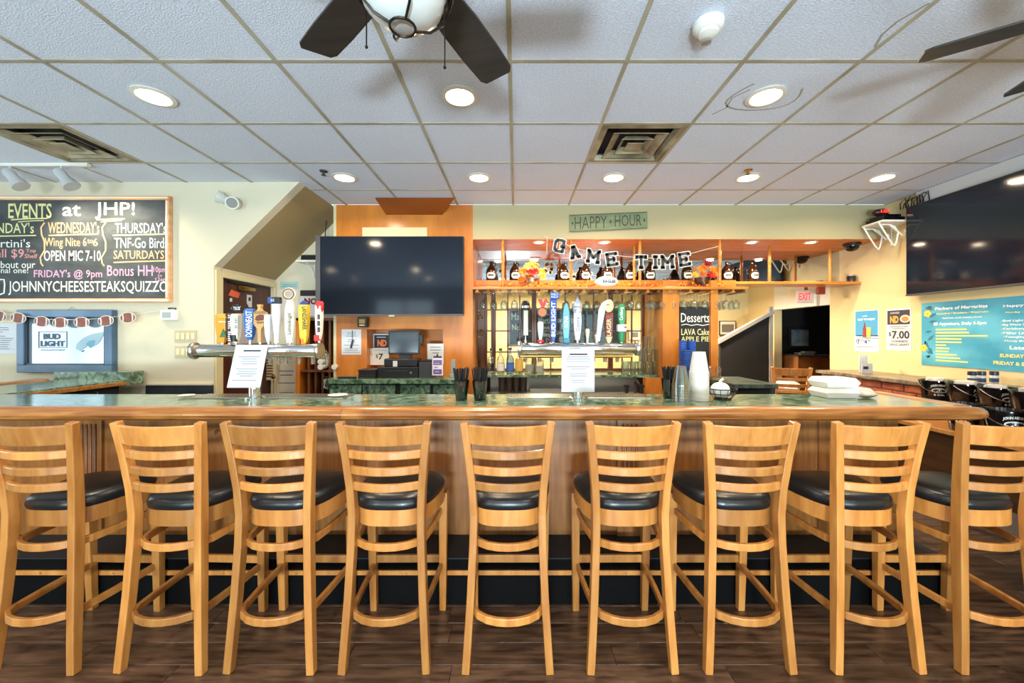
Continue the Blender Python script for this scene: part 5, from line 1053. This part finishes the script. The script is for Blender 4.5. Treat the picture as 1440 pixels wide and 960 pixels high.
# bottles on window counter
bd = [(691, 36, 'slim'), (704, 36, 'slim'), (717.5, 37, 'blue'), (730, 34, 'gold'), (744.5, 31, 'square'), (758.5, 26, 'square')]
for k, (px, h, kd) in enumerate(bd):
    y = 4.5; x = X(px, y); H_ = h*y/F; r = 5.6*y/F
    t = thing('liquor_bottle', ORD[k]+' clear liquor bottle from the left on the window counter', 'bottle', (x, y, CT), 'liquor bottles')
    if kd == 'square': prof = [(r*1.15, 0), (r*1.2, .01), (r*1.15, H_*.72), (r*.6, H_*.8), (r*.4, H_*.84), (r*.4, H_*.92)]
    else: prof = [(r*.9, 0), (r, .01), (r, H_*.55), (r*.85, H_*.62), (r*.35, H_*.72), (r*.3, H_*.9)]
    obj('body', MB().lathe(prof, (x, y, CT), 6 if kd == 'square' and k == 5 else 18), bottleg if kd != 'blue' else glass('pale_blue_glass', '#C4D8F0', .75, .08), t, smooth=True)
    obj('cap', MB().lathe([(r*.42, H_*.9), (r*.42, H_)], (x, y, CT), 14), flat(['#3A3E52', '#4A4444', '#2E3E7A', '#A08A5A', '#8A8478', '#3A76B0'][k], .35), t, smooth=True)
    obj('label', MB().lathe([(r*1.02, H_*.12), (r*1.02, H_*(.42 if kd != 'gold' else .6))], (x, y, CT), 18, cap=False), flat(['#5A6A9A', '#DAD4CA', '#3A62B8', '#D8A850', '#C8C4B8', '#D0CEC8'][k]) if kd != 'slim' or k == 1 else glass('label_tint', '#C8D0D8', .5, .2), t)
# stacked glasses at right of window counter
gt = thing('pint_glass', 'clear pint glass', 'glass', (0, 0, 0), 'glasses stacked on the window counter')
obj('tumbler', MB().lathe([(.03, 0), (.033, .004), (.041, .14), (.038, .14), (.03, .012), (.001, .01)], (0, 0, 0), 14, cap=False), clear, gt, smooth=True)
obj('base', MB().lathe([(.001, 0), (.03, 0), (.031, .012), (.001, .012)], (0, 0, 0), 14), clear, gt, smooth=True)
TREE.clear()
for o in bpy.data.objects:
    if o.parent: TREE.setdefault(o.parent.name, []).append(o)
first = True
for lvl, (xs, lab) in enumerate((([878, 888.5, 899, 909.5, 920], 'clear pint glass in the bottom layer on the window counter'), ([901, 911.5, 922], 'clear pint glass in the middle layer of the stacked glasses'), ([906.5, 917], 'clear pint glass in the top layer of the stacked glasses'))):
    for j, yy in enumerate((4.46, 4.56) if lvl < 2 else (4.5,)):
        for px in xs:
            loc = (X(px+j*4, 4.5), yy, CT+.142*lvl*.62+.001)
            if lvl: loc = (loc[0], yy, CT+.001+lvl*.1415)
            if first: gt.location = loc; gt['label'] = lab; first = False
            else: dup(gt, loc, 0, lab, None, TREE)
# keys and bottle opener hanging on left window post
t = thing('key_bunch', 'bunch of keys and gold rings on the window post', 'keys', (X(673, 4.86), 4.86, Z(520, 4.86)))
for k, (px, py, r, m) in enumerate(((671, 439, .03, steel), (675, 446, .028, brass), (674, 470, .035, brass), (677, 467, .025, brass), (672, 513, .03, darkgrey))):
    x, z = X(px, 4.87), Z(py, 4.87); obj('ring', MB().tube([(x+r*math.cos(q*math.pi/8), 4.87+.006*math.sin(q), z+r*math.sin(q*math.pi/8)) for q in range(17)], .007, 6), m, t, smooth=True)
obj('bar_blade', MB().box(X(667, 4.86), X(669.5, 4.86), 4.85, 4.858, Z(492, 4.86), Z(457, 4.86)), steel, t); obj('cord', MB().tube([(X(669, 4.86), 4.86, Z(491, 4.86)), (X(675, 4.86), 4.86, Z(510, 4.86))], .004, 6), black, t)
# chalk menu behind windows
pcb = PY(5.08); t = thing('drinks_chalkboard', 'orange-framed chalk drinks board behind the lattice window', 'chalkboard', (X(797, 5.1), 5.1, Z(482, 5.1)))
obj('slate', pbox(MB(), PY(5.005), 716, 436, 876, 484, .02), chalkboard, t)
for q in ((713, 433, 880, 436), (713, 484, 880, 487), (713, 433, 717, 487), (875, 433, 880, 487)): obj('frame_side', pbox(MB(), PY(5.005), *q, .04), orangewood, t)
for s, a, b, c, d, m in (('Ma', 719, 731, 440, 450, chalk), ('No', 720, 731, 456, 464, chalk), ('Martini', 757, 779, 446, 455, chalk), ('Monday', 756, 778, 458, 464, chalk), ('Sling', 760, 776, 467, 475, chalk), ('N', 768, 776, 475, 481, chalk_r), ('@', 786, 793, 473, 481, chalk), ('ow', 784, 790, 448, 454, chalk), ('?', 789, 792, 455, 462, chalk), ('LIVE', 783, 791, 465, 470, chalk), ('U', 768, 774, 436.5, 443, chalk_y), ('0', 803, 806, 447, 455, chalk)): text(s, PY(4.984), a, c, b, d, m, t, bold=.01)
pf = PY(6.88)
for k, q in enumerate(((843, 455, 852, 480), (862, 455, 872, 480), (884, 462, 900, 478), (1011, 451, 1034, 471))):
    t = thing('framed_picture', ['small framed print on the back wall, left of the brown tap', 'small framed print on the back wall, right of the brown tap', 'faint grey print on the back wall beside the partition', 'framed drawing of a house above the dark stair'][k], 'picture', pf.hit(q[0], q[3]), 'back room pictures')
    obj('frame', pbox(MB(), pf, *q, .02), flat('#1E1A18') if k != 2 else flat('#A89C88'), t); obj('mat_board', pbox(MB(), pf, q[0]+1, q[1]+1, q[2]-1, q[3]-1, .002, .02), flat('#D8D4C6'), t); obj('drawing', pbox(MB(), pf, q[0]+3, q[1]+5, q[2]-3, q[3]-4, .002, .022), flat('#6E6C68'), t)
# dessert board
Yd = 4.36; pdz = PY(Yd-.012); t = thing('dessert_board', 'black chalkboard listing desserts between orange posts', 'chalkboard', (X(975, Yd), Yd, 1.2)); bx0, bx1 = CXB+.004, X(1001, 4.42)
obj('slate', MB().box(bx0, X(999.5, 4.32), Yd-.012, Yd, 1.08, Z(431, Yd)), mat('black_slate', '#17181A', .7, c2='#222426', scale=5), t)
text('Desserts', pdz, 957.5, 440, 997.5, 453, chalk, t, bold=.006); text('LAVA Cake', pdz, 958, 462, 997.5, 471, chalk_y, t, bold=.008); text('APPLE PIE', pdz, 957.5, 473, 997.5, 480, chalk_y, t, bold=.008)
sw = MB(); stroke(sw, pdz, [(958, 457), (965, 455.5), (972, 457.5), (980, 456), (988, 457.5), (998, 455.5)], 1.0); obj('wavy_line', sw, chalk, t)
# ================================================================== THINGS ON SIDE SHELF AND BAR
cupm = mat('blue_plastic', '#2A5AB0', .35)
for k, (px, py, n) in enumerate(((960.5, 479, 9), (973, 479, 9), (966.5, 492, 7))):
    y = 4.17 if k < 2 else 4.085; x = X(px, y); ztop = Z(py, y); h0 = 1.031
    cnt = max(3, int((ztop-h0-.12)/.024)+1)
    for q in range(cnt):
        zz = h0+q*.024; obj('paper_cup', MB().lathe([(.028, 0), (.03, .004), (.04, .115), (.043, .118), (.04, .122), (.036, .11), (.028, .008)], (x, y, zz), 16, cap=False), cupm, None, smooth=True, label='blue cup in the '+['left', 'right', 'middle'][k]+' nested stack below the dessert board', cat='cup', group='blue cups, '+['left', 'right', 'middle'][k]+' stack')
for k, (px, h, m, lab) in enumerate(((998, 16, clearp, 'clear plastic jar on the dark counter beside the dessert board'), (1006, 15, clearp, 'clear squeeze jar at the end of the dark counter'))):
    y = 4.2; obj('jar', MB().lathe([(.024, 0), (.026, .005), (.03, h*y/F*.8), (.026, h*y/F*.85), (.01, h*y/F)], (X(px, y)+.03*k, y, 1.031), 14), m, None, smooth=True, label=lab, cat='jar', group='clear jars')
Yc = 2.42
def stack(px, y, r0, r1, h, step, n, m, name, lab, grp, cat='cup', inv=False):
    x = X(px, y)
    for q in range(n):
        zz = BT+.001+q*step; pr = [(r0, 0), (r0*1.01, .004), (r1, h-.006), (r1*1.05, h-.005), (r1*1.05, h), (r1*.96, h), (r0*.96, .006)]
        if inv: pr = [(r, h-z) for r, z in pr]
        obj(name, MB().lathe(pr+[(.001, .003 if not inv else h-.003)], (x, y, zz), 20, cap=False), m, None, smooth=True, label=lab, cat=cat, group=grp)
stack(983, Yc, .037, .058*.95, .13, .0118, 15, mat('white_cup', '#CFCCC2', .5), 'foam_cup', 'white plastic cup in the tall upturned stack on the bar', 'white cup stack', inv=True)
stack(957, 2.37, .03, .05, .12, .016, 7, clearp, 'plastic_cup', 'clear plastic cup in the upturned stack on the bar', 'clear cup stack', inv=True)
def straws(px, lab, seed, y=Yc):
    x = X(px, y); rr = random.Random(seed); t = thing('straw_holder', lab, 'straw holder', (x, y, BT), 'straw holders on bar')
    obj('tumbler', MB().lathe([(.033, 0), (.035, .004), (.048, .12), (.046, .12), (.033, .008)], (x, y, BT+.001), 18, cap=False), glass('smoke_plastic', '#5A6470', .5, .12), t, smooth=True)
    for k in range(38):
        a, q = rr.uniform(0, 6.28), math.sqrt(rr.random()); h = .195+rr.uniform(-.012, .006)
        obj('straw', MB().tube([(x+.024*q*math.cos(a), y+.024*q*math.sin(a), BT+.006), (x+.05*q*math.cos(a), y+.05*q*math.sin(a), BT+h)], .0035, 5), black, t)
straws(649, 'left straw holder with black straws in front of till counter', 1); straws(675, 'right straw holder with fanned black straws, beside the orange wall', 2); straws(941, 'straw holder with black straws beside the clear cups', 3, 2.5)
# white pumpkin in a wire basket
y = 2.45; x = X(1016, y); t = thing('wire_basket', 'black wire basket on the bar holding a white pumpkin', 'basket', (x, y, BT)); mb = MB()
for r, z in ((.085, .065), (.075, .035), (.05, .004)): mb.tube([(x+r*math.cos(q*math.pi/12), y+r*.8*math.sin(q*math.pi/12), BT+z) for q in range(25)], .003, 6)
for q in range(12): a = q*math.pi/6; mb.tube([(x+r*math.cos(a), y+r*.8*math.sin(a), BT+z) for r, z in ((.085, .065), (.075, .035), (.05, .004), (.0, .003))], .002, 5)
obj('wires', mb, black, t)
t = thing('pumpkin', 'small white ribbed pumpkin sitting in the wire basket', 'pumpkin', (x-.015, y, BT+.01)); rs = []
for i in range(1, 10):
    a = math.pi*i/10; rs.append([(x-.015+(.062*math.sin(a))*(1-.09*abs(math.sin(k*math.pi/4)))*math.cos(2*math.pi*k/32), y+(.05*math.sin(a))*(1-.09*abs(math.sin(k*math.pi/4)))*math.sin(2*math.pi*k/32), BT+.058-.048*math.cos(a)) for k in range(32)])
obj('flesh', MB().rings(rs), foam, t, smooth=True); obj('stem', MB().tube([(x-.015, y, BT+.1), (x-.01, y, BT+.118), (x+.004, y, BT+.126)], [.012, .008, .009], 8), flat('#C8C0AA'), t, smooth=True)
# takeout boxes
def takeout(x, y, z, s, lab, rz=0):
    t = thing('takeout_box', lab, 'box', (x, y, z), 'foam boxes on the bar'); w_ = s/2
    obj('tray', MB().rings([[(x+sx*w_*k, y+sy*w_*.8*k, z+h) for sx, sy in ((-1,-1),(1,-1),(1,1),(-1,1))] for k, h in ((.86, 0), (1, .03), (1.04, .032))]), foam, t, bevel=.004)
    obj('lid', MB().rings([[(x+sx*w_*k, y+sy*w_*.8*k, z+h) for sx, sy in ((-1,-1),(1,-1),(1,1),(-1,1))] for k, h in ((1.04, .033), (1, .037), (.84, .062))]), foam, t, bevel=.006)
tx = X(1170, 2.56)
for k in range(2): takeout(tx, 2.55, BT+.001+k*.064, .21, ['lower', 'upper'][k]+' white foam takeout box of the stack on the bar')
takeout(X(1196, 2.72)+.03, 2.752, BT-.03+.001, .2, 'white foam takeout box behind the stacked pair')
obj('box_shelf', MB().box(2.02, 2.44, BBK+.003, 2.86, BT-.06, BT-.03), panelwood, None, bevel=.003, label='small wooden shelf behind bar holding a foam box', cat='shelf')
rs = []; rr = random.Random(12)
for i in range(5): rs.append([(X(1217, 2.5)+(.075*math.sin(math.pi*(i+.5)/5))*math.cos(2*math.pi*k/14)*rr.uniform(.8, 1.15), 2.5+.045*math.sin(math.pi*(i+.5)/5)*math.sin(2*math.pi*k/14), BT+.001+.01*i+rr.uniform(0, .004)) for k in range(14)])
obj('bar_towel', MB().rings(rs), mat('white_cloth'), None, smooth=True, label='folded white towel with dark stripes at the bar end', cat='towel')
# ================================================================== RIGHT TABLE AND BUCKETS
TZ = .86; tx0 = 2.80
t = thing('side_table', 'honey wood table holding black buckets right of the bar', 'table', (3.15, 2.6, 0))
obj('table_top', MB().box(tx0, BX-.04, 1.75, 3.2, TZ-.03, TZ), stoolwood, t, bevel=.004); obj('apron', MB().box(tx0+.05, BX-.06, 1.85, 3.12, TZ-.4, TZ-.03), mat('dark_panel_wood', '#38220F', .4, c2='#4E3018', scale=3, stretch=(9, 1, 9)), t)
for sx in (tx0+.06, BX-.12):
    for sy in (1.85, 3.05): obj('leg', MB().box(sx, sx+.06, sy, sy+.06, 0, TZ-.4), brownwood, t)
bk = thing('beer_bucket', 'bucket', 'bucket', (0, 0, 0), 'black pub buckets')
bkm = mat('bucket_black', '#0E0E10', .12, spec=.7)
obj('pail', MB().lathe([(.072, 0), (.075, .004), (.0965, .165), (.101, .167), (.101, .175), (.093, .175), (.072, .01), (.001, .008)], (0, 0, 0), 28, cap=False), bkm, bk, smooth=True)
obj('bail', MB().tube([(0.101*math.cos(a), -.101*abs(math.sin(a))*.75-.02*math.sin(a), .16-.075*math.sin(a)) for a in [math.pi*k/14 for k in range(15)]], .003, 6), steel, bk, smooth=True)
def onpail(s, u0, u1, z0, z1, off=.0012):
    vs_, fs_ = tmesh(s, .03); a0, a1 = min(v.x for v in vs_), max(v.x for v in vs_); c0, c1 = min(v.y for v in vs_), max(v.y for v in vs_); out = []
    for v in vs_:
        z = z0+(z1-z0)*(v.y-c0)/(c1-c0); r = .075+(z-.004)*(.0215/.161)+off; a = (u0+(u1-u0)*(v.x-a0)/(a1-a0))/r; z -= 4*(a*r)**2*(1 if s.startswith('JOHN') else 0); out.append((r*math.sin(a), -r*math.cos(a), z))
    return MB().add(out, fs_)
lg = flat('#E4E4E0')
obj('lettering', onpail("JOHN HENRY'S", -.05, .05, .128, .15), lg, bk)
ov = []
for sc_ in (0, 1):
    ov.append([])
mbv = []
for k in range(20):
    a = 2*math.pi*k/20; z = .1+.02*math.sin(a); r = .075+(z-.004)*(.0215/.161)+.001; u = .044*math.cos(a)/r; mbv.append((r*math.sin(u), -r*math.cos(u), z))
zc_ = .1; r_ = .075+(zc_-.004)*(.0215/.161)+.001
o_ = obj('logo_oval', MB().add(mbv+[(0, -r_-.0005, zc_)], [(k, (k+1) % 20, 20) for k in range(20)]), lg, bk); obj('lettering', onpail('PUB', -.024, .024, .09, .111, .003), ink, o_); obj('lettering', onpail('& Grille', -.03, .03, .06, .075), lg, bk)
TREE.clear()
for o in bpy.data.objects:
    if o.parent: TREE.setdefault(o.parent.name, []).append(o)
spots = [(1316, 3.1, 0, -14), (1356, 2.893, 0, 30), (1402, 2.686, 0, 12), (1452, 2.479, 0, 45), (1342, 2.56, 1, -40), (1384, 2.35, 1, -8), (1428, 2.14, 1, 0)]
bl_ = ['black pub bucket farthest left in the rear row', 'second black pub bucket from left in the rear row', 'third black pub bucket from left in the rear row', 'black pub bucket at the right end of rear row', 'black pub bucket in front row, half hidden below the bar rail', 'black pub bucket in front row with lettering above the stool', 'black pub bucket at right end of front row']
for k, (px, y, fr_, rz) in enumerate(spots):
    x = X(px, y)
    if fr_: x = tx0+.115
    x = min(x, BX-.16); zz = TZ+(0 if fr_ else .09)
    loc = (x, y, zz)
    if k == 0: bk.location = loc; bk.rotation_euler = (0, 0, R(rz-20)); bk['label'] = bl_[0]
    else: dup(bk, loc, R(rz-20), bl_[k], None, TREE)
obj('bucket_riser', MB().box(BX-.42, BX-.05, 2.37, 3.19, TZ, TZ+.09), brownwood, None, bevel=.003, label='low wooden riser under the rear row of buckets', cat='riser')
for k in range(4):
    px, y = spots[k][0], spots[k][1]; x = min(X(px, y), BX-.16); rr = random.Random(k); rs = []
    for i in range(4): rs.append([(x+.07*math.cos(2*math.pi*q/10)*rr.uniform(.6, 1), y+.07*math.sin(2*math.pi*q/10)*rr.uniform(.6, 1), TZ+.09+.12+.022*i+rr.uniform(0, .01)) for q in range(10)])
    obj('napkin_bundle', MB().rings(rs), flat('#D2CCC2', .8), None, label='pale napkins in '+bl_[k].replace('black pub bucket', 'bucket'), cat='napkins', group='napkins in buckets')
# ================================================================== HALL AND NICHE DETAILS
t = thing('exit_sign', 'red and white exit sign above the hall opening', 'sign', (X(1130, 5.4), 5.4, Z(428, 5.4))); pe = Plane((X(1121, 5.35), 5.35, Z(426, 5.35)), (.94, -.34, 0), (0, 0, 1))
W_ = .19; ubox(m_ := MB(), pe, 0, W_, 0, .17, -.04, 0); obj('case', m_, flat('#D8C8C4'), t); obj('lettering', text_mb(MB(), 'EXIT', pe, .02, W_-.03, .035, .135, .002, .03), mat('exit_red', '#E8402E', .5, emit=1.2), t); obj('hanger', MB().box(X(1131, 5.4), X(1133, 5.4), 5.36, 5.4, Z(412, 5.4), 2.322), flat('#7A3A22'), t)
obj('strobe_box', MB().box(X(1147, 5.0), X(1157, 5.0), 4.955, 5.0, Z(414, 5.0), Z(404, 5.0)), flat('#8E2E22', .4), None, bevel=.004, label='small red alarm box under the shelf by exit sign', cat='alarm')
x, y = X(1198, 4.55), 4.55; t = thing('dome_camera', 'black dome security camera on the wooden niche ceiling', 'camera', (x, y, HZ)); obj('ring', MB().lathe([(.085, 0), (.085, -.02), (.075, -.03)], (x, y, HZ-.001), 24), black, t, smooth=True); obj('dome', MB().lathe([(.07, -.028), (.066, -.055), (.045, -.08), (.02, -.09), (.001, -.092)], (x, y, HZ), 24), blackg, t, smooth=True)
ph = PY(6.58); t = thing('framed_glass', 'small dark-framed pane reflecting light on the black hall wall', 'mirror', ph.hit(1123, 488)); obj('frame', pbox(MB(), ph, 1107.5, 460, 1137.5, 488, .03), flat('#24221E'), t, bevel=.004); obj('glass', pbox(MB(), ph, 1111, 463.5, 1135, 486, .003, .03), mat('pale_glass', '#9AA4A8', .2, c2='#5E6A72', scale=5), t)
Yh = 5.9; t = thing('hall_cabinet', 'brown wooden cabinet with dark top in the hall', 'cabinet', (X(1143, Yh), Yh, 0)); hz = Z(499, Yh); hx0, hx1 = max(X(1120, Yh), XR+.14), X(1175, Yh); obj('body', MB().box(hx0+.02, hx1, Yh, Yh+.4, 0, hz-.02), mat('cabinet_wood', '#6A3E1C', .4, c2='#8A5628', scale=4), t, bevel=.003); obj('top', MB().box(hx0, hx1+.02, Yh-.04, Yh+.42, hz-.02, hz), dark_p, t, bevel=.003)
obj('cabinet_papers', MB().box(hx0+.1, hx0+.3, Yh+.05, Yh+.2, hz, hz+.03).box(hx0+.16, hx0+.34, Yh+.06, Yh+.16, hz+.03, hz+.05), mat('paper_dark', '#4A4A48', .5), None, label='low dark stack of papers on the hall cabinet', cat='papers')
